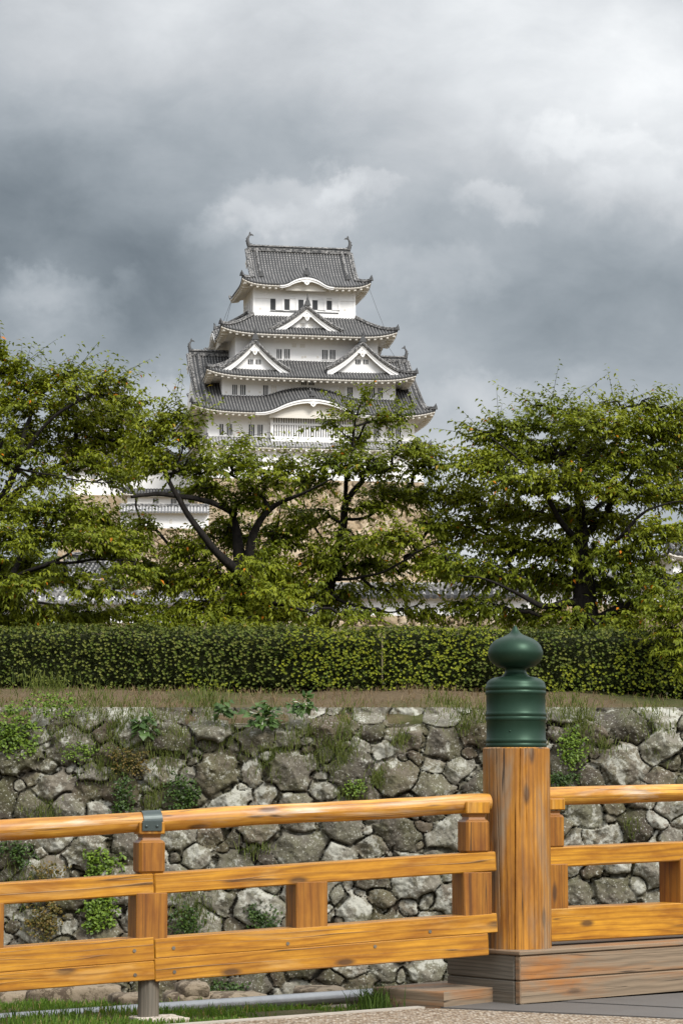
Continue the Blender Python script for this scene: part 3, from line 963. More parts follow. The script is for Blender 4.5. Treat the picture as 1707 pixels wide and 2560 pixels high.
# footing stone, pipe, bank rocks
def rock(name, c, sx_, sy_, sz_, seed, mat, label, cat='rock', group=None, ang=0.0, boxy=.35):
    n1, n2 = 26, 16
    th = np.linspace(0, 2 * math.pi, n1 + 1)
    ph = np.linspace(-math.pi / 2, math.pi / 2, n2)
    T, Ph = np.meshgrid(th, ph, indexing='ij')
    sgn = lambda v, e: np.sign(v) * np.abs(v) ** e
    x, y, z = sgn(np.cos(Ph), boxy) * sgn(np.cos(T), boxy), sgn(np.cos(Ph), boxy) * sgn(np.sin(T), boxy), sgn(np.sin(Ph), boxy)
    k = 1 + .22 * fbm(np.cos(T) * 1.7 + seed, np.sin(T) * 1.7 + Ph * 1.3 + 5, 4, seed)
    x, y, z = x * k * sx_, y * k * sy_, z * k * sz_
    ca, sa_ = math.cos(ang), math.sin(ang)
    Pt = np.stack([c[0] + x * ca - y * sa_, c[1] + x * sa_ + y * ca, c[2] + z], -1)
    b = MB()
    b.grid(Pt, 0, None, True)
    o = b.build(name, M[mat], None, c)
    return tag(o, label, cat, group)


fp = WL.at(388, 2540, .08)
rock('footing_stone', (fp[0] + .02, fp[1] - .02, .152), .125, .10, .038, 3, 'granite', 'small pale granite footing stone under the grey leg of the railing', 'stone', ang=rad(20), boxy=.22)
b = MB()
pa, pb = np.array((-1.70, 11.9, .150)), np.array((.155, 13.5, .138))
dr = (pb - pa)
b.tube([pa - dr * 1.5, pa, pa + dr * .35, pa + dr * .7, pb, pb + dr * .04], .037, 16)
o = b.build('metal_pipe', M['pipe'], None, pa)
tag(o, 'long galvanised metal pipe lying in the grass below the railing', 'pipe')
for i, (u, v, sx_, sz_, lb) in enumerate(((190, 2487, .27, .062, 'long flat brown rock on the grassy bank behind the lower beam'), (25, 2497, .12, .05, 'small brown rock on the bank under the beam at the edge of the view'),
        (318, 2502, .085, .04, 'rounded mossy tan rock just left of the grey railing leg'), (470, 2496, .14, .045, 'brown rock right behind the metal pipe beside the grey leg'),
        (480, 2476, .085, .05, 'dark hump backed rock at the bank edge right of the grey leg'), (590, 2497, .17, .04, 'low flat brown rock beside the pipe below the lower beam'),
        (800, 2482, .14, .035, 'low tan rock half hidden by the pipe near the timber step'))):
    Yr = 13.75 if i not in (2,) else 12.9
    p = P(u, v, Yr)
    rock('bank_rock', p, sx_, .16, sz_, 20 + i, 'rock', lb, 'rock', 'rocks along the moat bank', boxy=.5, ang=.2)

# ------------------------------------------------------------------ the dry stone moat wall
def wall_face(x0, x1, z0, z1, yf, dx, seed, sizes=((.24, .33, 36), (.155, .24, 200), (.10, .17, 260), (.06, .10, 160)), sc=1.0, rubble=True):
    """irregular boulders packed over the face; yf(x, z) is the depth of the face. Returns an MB."""
    r_ = np.random.default_rng(seed)
    W, H = (x1 - x0), (z1 - z0)
    nx, nz = int(W / dx) + 1, int(H / dx) + 1
    gx, gz_ = np.meshgrid(np.linspace(x0, x1, nx), np.linspace(z0, z1, nz), indexing='ij')
    px_, pz_ = gx.ravel(), gz_.ravel()
    wx = px_ + sc * (.06 * fbm(px_ / sc * 2.6, pz_ / sc * 2.6, 3, seed) + .012 * fbm(px_ / sc * 11, pz_ / sc * 11, 2, seed + 3))
    wz = pz_ + sc * (.06 * fbm(px_ / sc * 2.6 + 40, pz_ / sc * 2.6, 3, seed + 1) + .012 * fbm(px_ / sc * 11 + 7, pz_ / sc * 11, 2, seed + 4))

    def layer(sizes, seed, kk):
        r_ = np.random.default_rng(seed)
        C, Rr = np.zeros((0, 2)), np.zeros(0)
        for lo, hi, n in sizes:
            for _ in range(int(n * W * H / sc ** 2)):
                r = r_.uniform(lo, hi) * sc
                c = np.array((r_.uniform(x0 - .2 * sc, x1 + .2 * sc), r_.uniform(z0, z1)))
                if len(C) and (np.hypot((C[:, 0] - c[0]) / 1.22, C[:, 1] - c[1]) < kk * (Rr + r)).any():
                    continue
                C, Rr = np.vstack([C, c]), np.append(Rr, r)
        ns = len(C)
        asp, rot = r_.uniform(1.05, 1.85, ns) ** .5, r_.normal(0, .5, ns)
        own, edge, oth = np.zeros(len(px_), int), np.zeros(len(px_)), np.zeros(len(px_), int)
        rmax = Rr.max() * 3.2
        for i in range(nx):
            sl = slice(i * nz, (i + 1) * nz)
            loc = np.where(np.abs(C[:, 0] - gx[i, 0]) < rmax)[0]
            ddx, ddz = wx[sl, None] - C[None, loc, 0], wz[sl, None] - C[None, loc, 1]
            cr, sr = np.cos(rot[loc]), np.sin(rot[loc])
            u_ = np.abs((ddx * cr + ddz * sr) / (Rr[loc] * asp[loc] * 1.12))
            v_ = np.abs((-ddx * sr + ddz * cr) / (Rr[loc] / asp[loc] * 1.12))
            d = (u_ ** 2.7 + v_ ** 2.7) ** (1 / 2.7)
            o = d.argmin(1)
            ar_ = np.arange(nz)
            d1 = d[ar_, o]
            e = (d - d1[:, None]) / (1 / Rr[loc][None, :] + 1 / Rr[loc][o][:, None])
            e[ar_, o] = 9
            j = e.argmin(1)
            own[sl], oth[sl], edge[sl] = loc[o], loc[j], np.minimum(e[ar_, j], (1.5 - d1) * Rr[loc][o])
        return C, Rr, own, oth, edge, ns

    def relief(L, seed, gap, lift):
        C, Rr, own, oth, edge, ns = L
        r_ = np.random.default_rng(seed)
        R0 = Rr[own]
        lx, lz = wx - C[own, 0], wz - C[own, 1]
        pair = _hash(np.minimum(own, oth), np.maximum(own, oth), seed)
        e = edge - gap * sc * (.15 + 2.6 * pair ** 2.2) * np.clip(R0 / (.25 * sc), .5, 1.2)
        rnd = np.clip(r_.uniform(.09, .26, ns)[own] * R0, .010 * sc, .09 * sc)
        k = np.clip(e / rnd, 0, 1)
        prof = np.sqrt(np.clip(1 - (1 - k) ** 2, 0, 1))
        top = np.full(len(px_), 9.0)
        for f in range(6):
            a, sl_, of = r_.uniform(0, 2 * math.pi, ns), r_.uniform(.05, .85, ns), r_.uniform(.55, 1.0, ns)
            top = np.minimum(top, of[own] - sl_[own] * (np.cos(a[own]) * lx + np.sin(a[own]) * lz) / R0)
        bul = np.clip(R0 * .72, .02 * sc, .24 * sc)
        push = r_.uniform(-.07, .06, ns) * np.clip(Rr / .3, .2, 1)
        h = np.minimum(prof, np.clip(top, .10, 1.0) * (.35 + .65 * prof)) * bul + push[own]
        h = h + sc * prof * (.05 * fbm(px_ * 5 / sc + own * 3.1, pz_ * 5 / sc, 4, seed + 11) + .018 * fbm(px_ * 22 / sc, pz_ * 22 / sc, 3, seed + 12))
        return np.where(e <= 0, -.34 * sc, h + lift), e

    L1 = layer(sizes, seed, .78)
    h, e1 = relief(L1, seed + 50, .014, 0)
    own = L1[2]
    tone, hue = r_.uniform(0, 1, L1[5])[own], r_.uniform(0, 1, L1[5])[own]
    if rubble:
        L2 = layer(((.07, .15, 420), (.04, .07, 700)), seed + 9, .60)
        h2, e2 = relief(L2, seed + 60, .003, -.075 * sc)
        t2 = r_.uniform(0, .8, L2[5])[L2[2]]
        m = h2 > h
        tone = np.where(m, t2, tone)
        h = np.maximum(h, h2)
    h = np.maximum(h, -.20 * sc)
    V = np.stack([px_, yf(px_, pz_) - h, pz_], -1).reshape(nx, nz, 3)
    col = np.stack([tone, hue ** 2, np.zeros(len(px_)), np.ones(len(px_))], -1)
    b = MB()
    b.grid(V, 0, None, True)
    b.C[-1] = col
    return b


wtop = lambda x: 2.34 + .05 * fbm(np.asarray(x) * .8, np.asarray(x) * 0, 3, 3) - .10 * np.clip((np.asarray(x) - 2.6) / 2.5, 0, 1)
yf = lambda x, z: 33.0 - .15 * (2.3 - z) + np.clip((z - 2.06 - .22 * fbm(x * 1.1, x * 0 + 3, 4, 21)) / .24, 0, 1) ** 1.5 * .55
mb_wall = wall_face(-6.6, 6.6, -2.0, 2.36, yf, .0118, 5)
# back of the wall
mb_wall.prism([(-6.6, 33.12, -2.6), (6.6, 33.12, -2.6), (6.6, 33.12, 2.12), (-6.6, 33.12, 2.12)], (0, .5, 0), 0)
mb_wall.C[-1][:] = (.2, .3, 0, 1)
mw = mb_wall.build('moat_wall', M['stone'], None, (0, 33, -2.5))
tag(mw, 'rough dry stone moat wall of lichen covered grey boulders below the hedge', 'stone wall')


# ------------------------------------------------------------------ leaves
def leaf_batch(mb, base, dirv, upv, length, width, col, droop=.18, fold=.06):
    """one pointed, folded leaf per row"""
    n = len(base)
    dirv = dirv / (np.linalg.norm(dirv, axis=1)[:, None] + 1e-9)
    side = np.cross(dirv, upv)
    side /= np.linalg.norm(side, axis=1)[:, None] + 1e-9
    nor = np.cross(side, dirv)
    L, Wd = np.broadcast_to(length, (n,))[:, None], np.broadcast_to(width, (n,))[:, None]
    v0 = base
    vl = base + dirv * L * .42 + side * Wd * .5 + nor * L * fold
    vr = base + dirv * L * .42 - side * Wd * .5 + nor * L * fold
    vm = base + dirv * L * .48
    vt = base + dirv * L - nor * L * droop
    V = np.stack([v0, vl, vm, vr, vt], 1).reshape(-1, 3)
    i = np.arange(n)[:, None] * 5
    f = np.concatenate([i + [0, 2, 1], i + [0, 3, 2], i + [1, 2, 4], i + [2, 3, 4]], 0)
    mb.add(V, f, 0, None, np.repeat(np.concatenate([col, np.ones((n, 1))], 1), 5, 0), False)


def diamond_batch(mb, base, dirv, upv, length, width, col):
    n = len(base)
    dirv = dirv / (np.linalg.norm(dirv, axis=1)[:, None] + 1e-9)
    side = np.cross(dirv, upv)
    side /= np.linalg.norm(side, axis=1)[:, None] + 1e-9
    L, Wd = np.broadcast_to(length, (n,))[:, None], np.broadcast_to(width, (n,))[:, None]
    V = np.stack([base, base + dirv * L * .55 + side * Wd * .5, base + dirv * L, base + dirv * L * .55 - side * Wd * .5], 1).reshape(-1, 3)
    f = np.arange(n)[:, None] * 4 + np.arange(4)
    mb.add(V, f, 0, None, np.repeat(np.concatenate([col, np.ones((n, 1))], 1), 4, 0), False)


def rand_unit(n, r_):
    v = r_.normal(size=(n, 3))
    return v / np.linalg.norm(v, axis=1)[:, None]


# ------------------------------------------------------------------ the two clipped hedges
def hedge(x0, x1, label, seed, cutl=False):
    r_ = np.random.default_rng(seed)
    yc, hw = 35.75, .55
    zb = lambda x: 2.60 - .12 * np.clip((x - 2.6) / 2.5, 0, 1) ** 1.5 + .04 * fbm(x * 1.3, x * 0, 3, 7)
    zt = lambda x: 3.565 + .05 * fbm(x * .8, x * 0, 3, 8) - .05 * np.clip((x - 2.6) / 2.5, 0, 1)
    root = thing('hedge', ((x0 + x1) / 2, yc, 2.7), label, 'hedge', 'clipped hedges above the moat wall')
    og = ((x0 + x1) / 2, yc, 2.7)
    nx = int((x1 - x0) / .12)
    gx = np.linspace(x0 + .012, x1 - .012, nx)
    ring = np.linspace(0, 2 * math.pi, 25)
    sg = lambda v: np.sign(v) * np.abs(v) ** .45
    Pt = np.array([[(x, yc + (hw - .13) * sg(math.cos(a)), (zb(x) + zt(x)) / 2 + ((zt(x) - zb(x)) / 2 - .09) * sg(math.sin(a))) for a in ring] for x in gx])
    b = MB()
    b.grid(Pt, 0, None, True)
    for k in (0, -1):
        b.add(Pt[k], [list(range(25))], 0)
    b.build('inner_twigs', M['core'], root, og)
    b = MB()
    Lh = x1 - x0
    def surf(n):
        x = r_.uniform(x0 - .022, x1 + .022, n)
        t = r_.uniform(0, 1, n)
        lo, hi = zb(x), zt(x)
        front = t < .62
        back = t > .92
        z = np.where(front | back, lo + (hi - lo) * r_.uniform(0.0, 1, n) ** .9, hi)
        y = np.where(front, yc - hw, np.where(back, yc + hw, yc + r_.uniform(-hw, hw, n)))
        # round the shoulders, push clumps in and out
        sh = np.clip((z - (hi - .16)) / .16, 0, 1)
        y = np.where(front, y + .10 * sh ** 2, y)
        lump = .10 * fbm(x * 2.4, z * 3.2, 3, seed) + .05 * fbm(x * 8, z * 8, 2, seed + 1)
        y = np.where(front, y - lump, y)
        z = np.where(front | back, z, z + lump * .8 + r_.exponential(.022, n))
        nrm = np.where(front[:, None], (0, -1.0, .25), np.where(back[:, None], (0, 1, .2), (0, -.15, 1)))
        e0, e1 = x < x0 + .1, x > x1 - .1
        nrm = nrm + np.where(e0[:, None], (-1, 0, 0), 0) + np.where(e1[:, None], (1, 0, 0), 0)
        return np.stack([x, y, z], -1), nrm
    # inner dark leaves
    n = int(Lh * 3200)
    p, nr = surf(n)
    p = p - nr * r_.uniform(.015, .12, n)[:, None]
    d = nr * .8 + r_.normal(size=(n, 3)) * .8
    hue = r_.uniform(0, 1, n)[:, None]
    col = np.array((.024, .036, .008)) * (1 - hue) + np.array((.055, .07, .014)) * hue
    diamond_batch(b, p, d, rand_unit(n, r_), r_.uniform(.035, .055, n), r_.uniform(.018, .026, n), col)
    # pale whorls at the shoot tips
    n = int(Lh * 1150)
    p, nr = surf(n)
    patch = np.clip(.5 + 1.3 * fbm(p[:, 0] * .9, p[:, 2] * 1.5, 3, seed + 5), 0, 1)
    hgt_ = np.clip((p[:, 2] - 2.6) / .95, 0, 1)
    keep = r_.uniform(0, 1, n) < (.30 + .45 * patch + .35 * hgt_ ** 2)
    p, nr, patch = p[keep], nr[keep], patch[keep]
    n = len(p)
    k = 7
    ax = nr * .9 + np.array((0, 0, .35)) + r_.normal(size=(n, 3)) * .25
    ax /= np.linalg.norm(ax, axis=1)[:, None]
    a1 = np.cross(ax, rand_unit(n, r_))
    a1 /= np.linalg.norm(a1, axis=1)[:, None]
    a2 = np.cross(ax, a1)
    th = (np.arange(k) * 2 * math.pi / k)[None, :] + r_.uniform(0, 6, n)[:, None]
    dv = a1[:, None] * np.cos(th)[..., None] + a2[:, None] * np.sin(th)[..., None] + ax[:, None] * .55
    hue = r_.uniform(0, 1, n)
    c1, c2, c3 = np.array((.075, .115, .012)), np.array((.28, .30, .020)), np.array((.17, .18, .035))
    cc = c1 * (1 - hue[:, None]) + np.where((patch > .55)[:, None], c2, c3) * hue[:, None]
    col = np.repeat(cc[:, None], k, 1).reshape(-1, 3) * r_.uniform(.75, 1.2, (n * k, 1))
    diamond_batch(b, np.repeat(p[:, None], k, 1).reshape(-1, 3), dv.reshape(-1, 3), np.repeat(ax[:, None], k, 1).reshape(-1, 3),
                  r_.uniform(.018, .034, n * k), r_.uniform(.009, .013, n * k), col)
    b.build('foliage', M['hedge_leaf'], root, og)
    return root


xg = P(955, 1650, 35.3)[0]
hedge(-6.4, xg + .004, 'long clipped hedge with yellowish shoots above the mossy left part of the stone wall', 31)
hedge(xg + .014, 6.4, 'clipped dark green hedge behind the green onion finial', 32)

# ------------------------------------------------------------------ grasses and weeds
def blades(name, pts_, hgt, wid, col, r_, lean=.35, kind='stuff', hang=0.0):
    n = len(pts_)
    a = r_.uniform(0, 2 * math.pi, n)
    side = np.stack([np.cos(a), np.sin(a) * .5, np.zeros(n)], -1)
    ln = r_.normal(size=(n, 3)) * lean
    ln[:, 2] = 0
    ln[:, 1] -= hang
    h = hgt[:, None]
    v0, v1 = pts_ - side * wid, pts_ + side * wid
    m0 = pts_ + np.array((0, 0, 1)) * h * .6 + ln * h * .35
    v2, v3 = m0 - side * wid * .7, m0 + side * wid * .7
    vt = pts_ + np.array((0, 0, 1)) * h * (1 - .45 * np.linalg.norm(ln, axis=1)[:, None]) + ln * h * 1.1
    V = np.stack([v0, v1, v3, v2, vt], 1).reshape(-1, 3)
    i = np.arange(n)[:, None] * 5
    b = MB()
    C4 = np.repeat(np.concatenate([col, np.ones((n, 1))], 1), 5, 0)
    b.add(V, i + [0, 1, 3], 0, None, C4)
    b.F.append(((i + [0, 3, 2]) , 0, False))
    b.F.append(((i + [3, 2, 4])[:, [1, 0, 2]], 0, False))
    b.F[-3] = (i + [0, 1, 2], 0, False)
    b.F[-2] = (i + [0, 2, 3], 0, False)
    b.F[-1] = (i + [3, 2, 4], 0, False)
    o = b.build(name, M['grass_leaf'], None, pts_.mean(0))
    o['kind'] = kind
    return o


r_ = np.random.default_rng(77)
n = 46000
x, y = r_.uniform(-3.2, 1.3, n), r_.uniform(10.4, 13.6, n)
rel = (x - k1[0]) * kn[0] + (y - k1[1]) * kn[1]
along = (x - k1[0]) * kd[0] + (y - k1[1]) * kd[1]
dens = .5 + 1.5 * fbm(x * 1.7, y * 1.7, 3, 4)
edgeb = (rel < .30) | (x < -.55) & (rel < .75)
dens = np.where(edgeb, np.maximum(dens, .75), dens - .25)
dens = np.where((x > -.75) & (rel > .28) & (rel < .95), dens - .6, dens)
instep = (x > .12) & (y > 12.08 - (x - .158) * .78) & (y < 12.9)
ok = (rel > .075) & (r_.uniform(0, 1, n) < dens) & ~instep & (x < .75)
x, y, rel = x[ok], y[ok], rel[ok]
hg = r_.uniform(.02, .06, len(x)) * np.where(rel < .5, .62, 1.0) * (1 + .5 * fbm(x * 3, y * 3, 2, 8))
hue = r_.uniform(0, 1, len(x))[:, None]
col = np.array((.045, .10, .012)) * (1 - hue) + np.array((.13, .21, .03)) * hue
col = np.where((r_.uniform(0, 1, len(x)) < .06)[:, None], (.28, .22, .10), col)
o = blades('lawn_grass', np.stack([x, y, gz(x, y)], -1), hg, .0035, col, r_)
tag(o, 'short bright green grass on the near bank below the railing', 'grass')
# a tall tuft by the timber step
n = 380
x, y = r_.normal(st[3][0] + .02, .055, n), r_.normal(st[3][1] - .06, .07, n)
hue = r_.uniform(0, 1, n)[:, None]
o = blades('grass_tuft', np.stack([x, y, gz(x, y)], -1), r_.uniform(.06, .21, n), .0035, np.array((.035, .07, .012)) * (1 - hue) + np.array((.10, .16, .03)) * hue, r_, .3, 'thing')
tag(o, 'tall dark green grass tuft at the left end of the timber step', 'grass tuft')
# dry grass on the soil under the hedge
n = 15000
x, y = r_.uniform(-6.4, 6.4, n), r_.uniform(33.3, 35.2, n)
dry = np.clip(.65 - x * .13, .12, 1)
ok = r_.uniform(0, 1, n) < dry * (.5 + 1.2 * fbm(x * 1.5, y * 1.5, 3, 12))
x, y = x[ok], y[ok]
n = len(x)
gr = r_.uniform(0, 1, n) < np.clip(.35 - .15 * x * .4 - (y - 33.3) * .12, .08, .8)
hue = r_.uniform(0, 1, n)[:, None]
col = np.where(gr[:, None], np.array((.07, .09, .02)) * (1 - hue) + np.array((.14, .17, .04)) * hue, np.array((.13, .085, .045)) * (1 - hue) + np.array((.27, .20, .11)) * hue)
o = blades('dry_grass', np.stack([x, y, gz(x, y) - .01], -1), r_.uniform(.04, .16, n), .006, col, r_, .6)
tag(o, 'dry brown and green grass on the strip of soil under the hedge', 'grass')

# weeds rooted in the joints of the wall
def wall_pt(u, v):
    p = P(u, v, 33.0)
    return P(u, v, float(33.0 - .15 * (2.3 - p[2])) - .10)


px_m = 33 / F
WG = [(235, 1760, 70, 40, 260), (300, 1850, 80, 70, 420), (420, 1880, 60, 80, 420), (690, 1900, 80, 45, 320), (840, 1890, 70, 50, 420), (865, 1820, 40, 60, 240), (960, 1955, 45, 30, 240),
      (1180, 1800, 55, 50, 360), (1445, 1800, 50, 70, 420), (1385, 1770, 40, 60, 160), (1500, 1870, 50, 20, 120), (1620, 1790, 50, 40, 140), (1580, 2075, 20, 25, 70), (520, 1760, 60, 40, 260), (640, 2130, 45, 20, 90),
      (120, 1720, 90, 30, 320), (1000, 1850, 30, 30, 110), (60, 2230, 60, 80, 260), (480, 2290, 60, 60, 300), (1650, 1850, 40, 40, 120), (880, 1990, 40, 30, 140), (380, 2000, 30, 60, 180)]
PT, HG = [], []
WG += [(180, 1840, 90, 60, 300), (340, 1790, 90, 50, 320), (560, 1850, 70, 50, 220), (260, 1930, 60, 40, 240), (110, 2040, 50, 40, 160), (760, 1840, 60, 40, 160), (1100, 1760, 60, 25, 120), (1330, 1850, 30, 60, 100)]
for (u, v, ru, rv, n) in WG:
    for _ in range(n):
        PT.append(wall_pt(u + r_.normal() * ru * .5, v + r_.normal() * rv * .5))
        HG.append(r_.uniform(.05, .20))
for _ in range(2600):          # fringe of grass along the wall top, thicker to the left
    x_ = r_.uniform(-6.4, 6.4)
    if r_.uniform() < np.clip(.55 - .1 * x_ + .9 * float(fbm(np.array(x_ * 1.3), np.array(2.0), 3, 4)), .05, 1):
        PT.append((x_, r_.uniform(32.95, 33.5), 2.02 + r_.normal() * .12 + (0 if r_.uniform() < .7 else -.25)))
        HG.append(r_.uniform(.06, .22))
PT, HG = np.array(PT), np.array(HG)
hue = r_.uniform(0, 1, len(PT))[:, None]
o = blades('wall_grass', PT, HG, .0055, np.array((.06, .09, .018)) * (1 - hue) + np.array((.20, .23, .06)) * hue, r_, .5, 'stuff', .25)
tag(o, 'wispy green grass sprouting from the joints of the stone wall', 'grass')


def creeper(u, v, ru, rv, n, c1, c2, label, size=.05):
    r2 = np.random.default_rng(int(u * 7 + v))
    PT, k = [], 0
    # a few trailing stems with leaves along them
    ns = max(4, n // 45)
    for s_ in range(ns):
        x, y = u + r2.normal() * ru * .45, v + r2.normal() * rv * .45
        a = r2.uniform(0, 6.28)
        for j in range(n // ns):
            a += r2.normal() * .35
            x, y = x + math.cos(a) * 3.2, y + math.sin(a) * 2.6 + .5
            if ((x - u) / ru) ** 2 + ((y - v) / rv) ** 2 > r2.uniform(.7, 1.9):
                x, y = u + r2.normal() * ru * .4, v + r2.normal() * rv * .4
            PT.append(wall_pt(x + r2.normal() * 3, y + r2.normal() * 3))
    PT = np.array(PT)
    PT[:, 1] -= r2.uniform(0, .09, len(PT))
    n = len(PT)
    d = r2.normal(size=(n, 3)) * .6 + np.array((0, -.5, -.45))
    hue = r2.uniform(0, 1, n)[:, None]
    b = MB()
    leaf_batch(b, PT, d, np.tile([[0, -.6, .8]], (n, 1)) + r2.normal(size=(n, 3)) * .25, r2.uniform(.7, 1.25, n) * size, r2.uniform(.7, 1.1, n) * size * .85,
               np.array(c1) * (1 - hue) + np.array(c2) * hue, .1, .05)
    o = b.build('creeper', M['weed_leaf'], None, PT.mean(0))
    return tag(o, label, 'creeper', 'creepers on the stone wall')


BR = ((.06, .11, .012), (.19, .28, .03))
DK = ((.02, .045, .008), (.07, .12, .02))
RD = ((.06, .07, .015), (.20, .13, .03))
creeper(45, 1830, 60, 75, 900, *BR, 'bright green creeper hanging down the top left of the stone wall', .055)
creeper(150, 1760, 110, 30, 420, *BR, 'thin green creeper along the top stones left of the white flecked boulder', .045)
creeper(310, 1995, 28, 62, 420, *DK, 'upright dark creeper above the handrail left of the metal strap', .045)
creeper(452, 1985, 46, 62, 620, *DK, 'dark leafy creeper just above the handrail right of the metal strap', .045)
creeper(40, 2130, 45, 40, 300, *DK, 'small creeper under the handrail at the left edge', .045)
creeper(255, 2155, 60, 38, 460, *BR, 'vivid green creeper under the handrail beside the strapped post', .055)
creeper(130, 2185, 50, 28, 260, *RD, 'reddish green creeper just above the middle rail', .04)
creeper(110, 2290, 50, 60, 620, *RD, 'reddish creeper between the middle rail and lower beam at the left', .045)
creeper(255, 2280, 50, 48, 620, *BR, 'bright creeper curtain between rails left of the thick lower post', .055)
creeper(470, 2300, 42, 40, 360, *DK, 'dark fern like creeper between rails right of the strapped post', .045)
creeper(655, 2290, 40, 48, 460, *DK, 'dark green creeper between rails left of the short post', .045)
creeper(1432, 1870, 35, 60, 520, *BR, 'green creeper hanging to the right of the green finial', .045)
creeper(1410, 1945, 45, 20, 320, *DK, 'low green creeper just above the right handrail', .04)
creeper(560, 2470, 60, 22, 260, *DK, 'dark ferny creeper at the wall foot below the lower beam', .055)
creeper(330, 1900, 55, 40, 420, *RD, 'straggling reddish green creeper between the pale stones of the upper left wall', .035)
creeper(215, 1880, 70, 24, 300, *BR, 'thin bright creeper trailing sideways over the stones at the left', .035)
creeper(885, 1965, 26, 22, 150, *BR, 'small bright tuft of creeper on the middle stones', .04)


def broad_weed(u, v, n, size, label):
    r2 = np.random.default_rng(int(u))
    c = wall_pt(u, v)
    root = thing('broadleaf_weed', c, label, 'weed', 'broad leaved weeds on the stone wall')
    b, s_ = MB(), MB()
    PT, Dd = [], []
    for k in range(n // 6):
        a, el_ = r2.uniform(0, 2 * math.pi), r2.uniform(-.5, 1.2)
        d = np.array((math.cos(a) * math.cos(el_), -abs(math.sin(a)) * math.cos(el_) * .9, math.sin(el_)))
        e = c + d * size * r2.uniform(.4, 1.0)
        s_.tube([c, (c + e) / 2 + np.array((0, -.02, .03)), e], [.006, .005, .003], 5, uvo=0)
        for j in range(6):
            q_ = c + (e - c) * r2.uniform(.45, 1.05) + r2.normal(size=3) * .03
            PT.append(q_)
            dd = d * .7 + r2.normal(size=3) * .6 + np.array((0, -.3, -.35))
            Dd.append(dd)
    PT, Dd = np.array(PT), np.array(Dd)
    n = len(PT)
    hue = r2.uniform(0, 1, n)[:, None]
    leaf_batch(b, PT, Dd, np.tile([[0, -.5, .9]], (n, 1)) + r2.normal(size=(n, 3)) * .2, r2.uniform(.08, .15, n), r2.uniform(.07, .11, n),
               np.array((.035, .075, .015)) * (1 - hue) + np.array((.10, .17, .045)) * hue, .2, .05)
    s_.build('stem', M['weed_leaf'], root, c)
    b.build('leaves', M['weed_leaf'], root, c)


broad_weed(365, 1820, 72, .24, 'bushy broad leaved weed beside the pale stone in the upper left wall')
broad_weed(660, 1800, 110, .30, 'largest and bushiest broad leaved weed, near the middle of the wall top')
broad_weed(757, 1765, 48, .17, 'small broad leaved weed under the soil strip, right of the bushiest one')
broad_weed(560, 1775, 36, .15, 'sparse little broad leaved weed left of the bushiest one')

# ------------------------------------------------------------------ the castle on its hill
class Site:
    """a building's own axes: x along its front, y away from the camera, turned by psi"""
    def __init__(s, xc, yc, psi):
        s.c, s.psi = np.array((xc, yc)), rad(psi)
        s.cp, s.sp = math.cos(s.psi), math.sin(s.psi)

    def L(s, u, v, yl):
        """local (x, z) of that pixel on the plane y = yl"""
        r = P(u, v, 10.0) - np.array((0, 0, EYE))
        ox, oy = -s.c[0], -s.c[1]
        lo_x, lo_y = s.cp * ox + s.sp * oy, -s.sp * ox + s.cp * oy
        lr_x, lr_y = s.cp * r[0] + s.sp * r[1], -s.sp * r[0] + s.cp * r[1]
        k = (yl - lo_y) / lr_y
        return lo_x + lr_x * k, EYE + r[2] * k


def side_T(side):
    """maps (along, out, z) of one side to local x, y, z"""
    return {'f': lambda a, o, z: np.stack(np.broadcast_arrays(a, -o, z), -1), 'b': lambda a, o, z: np.stack(np.broadcast_arrays(-a, o, z), -1),
            'l': lambda a, o, z: np.stack(np.broadcast_arrays(-o, -a, z), -1), 'r': lambda a, o, z: np.stack(np.broadcast_arrays(o, a, z), -1)}[side]


PER = .40
FR = np.array([0, .26, .34, .42, .5, .58, .66, .74])
HT = np.array([0, 0, .6, .9, 1, .9, .6, 0])


def tile_cols(half, per=PER):
    n = max(2, int(round(2 * half / per)))
    a = (np.arange(n)[:, None] + FR[None, :]).ravel() / n * 2 * half - half
    a = np.append(a, half)
    k = np.append(((np.arange(n)[:, None] + FR[None, :])).ravel(), n)
    return a, np.append(np.tile(HT, n), 0), k


def bumpf(a, c_, w_):
    t = np.clip(np.abs(a - c_) / w_, 0, 1)
    return np.where(t < .62, 1 - .62 * (t / .62) ** 2.0, .38 * (1 - (t - .62) / .38) ** 2 )


def tiles(mb, T, Ea, Eo, ins, zf, top=None, per=PER, nt=12, hr=.10, mat=0):
    """one slope: columns along a, running inwards by ins(a) metres from the eave at distance Eo"""
    a, hgt, ku = tile_cols(Ea, per)
    t = np.linspace(0, 1, nt)
    I = np.maximum(ins(a), .02)[:, None] * t[None, :]
    Z = zf(a[:, None], I) + hgt[:, None] * hr
    Pt = T(a[:, None], Eo - I, Z)
    uv = np.stack(np.broadcast_arrays(ku[:, None], I * 1.12), -1)
    mb.grid(Pt, mat, uv, True)
    # round tile ends at the eave
    lip = np.stack([T(a, np.full_like(a, Eo), Z[:, 0] - .20), T(a, np.full_like(a, Eo + .02), Z[:, 0] - .02), T(a, np.full_like(a, Eo), Z[:, 0])], 1)
    mb.grid(lip, mat, np.stack(np.broadcast_arrays(ku[:, None], np.array((.21, .21, .21))[None, :]), -1), False)


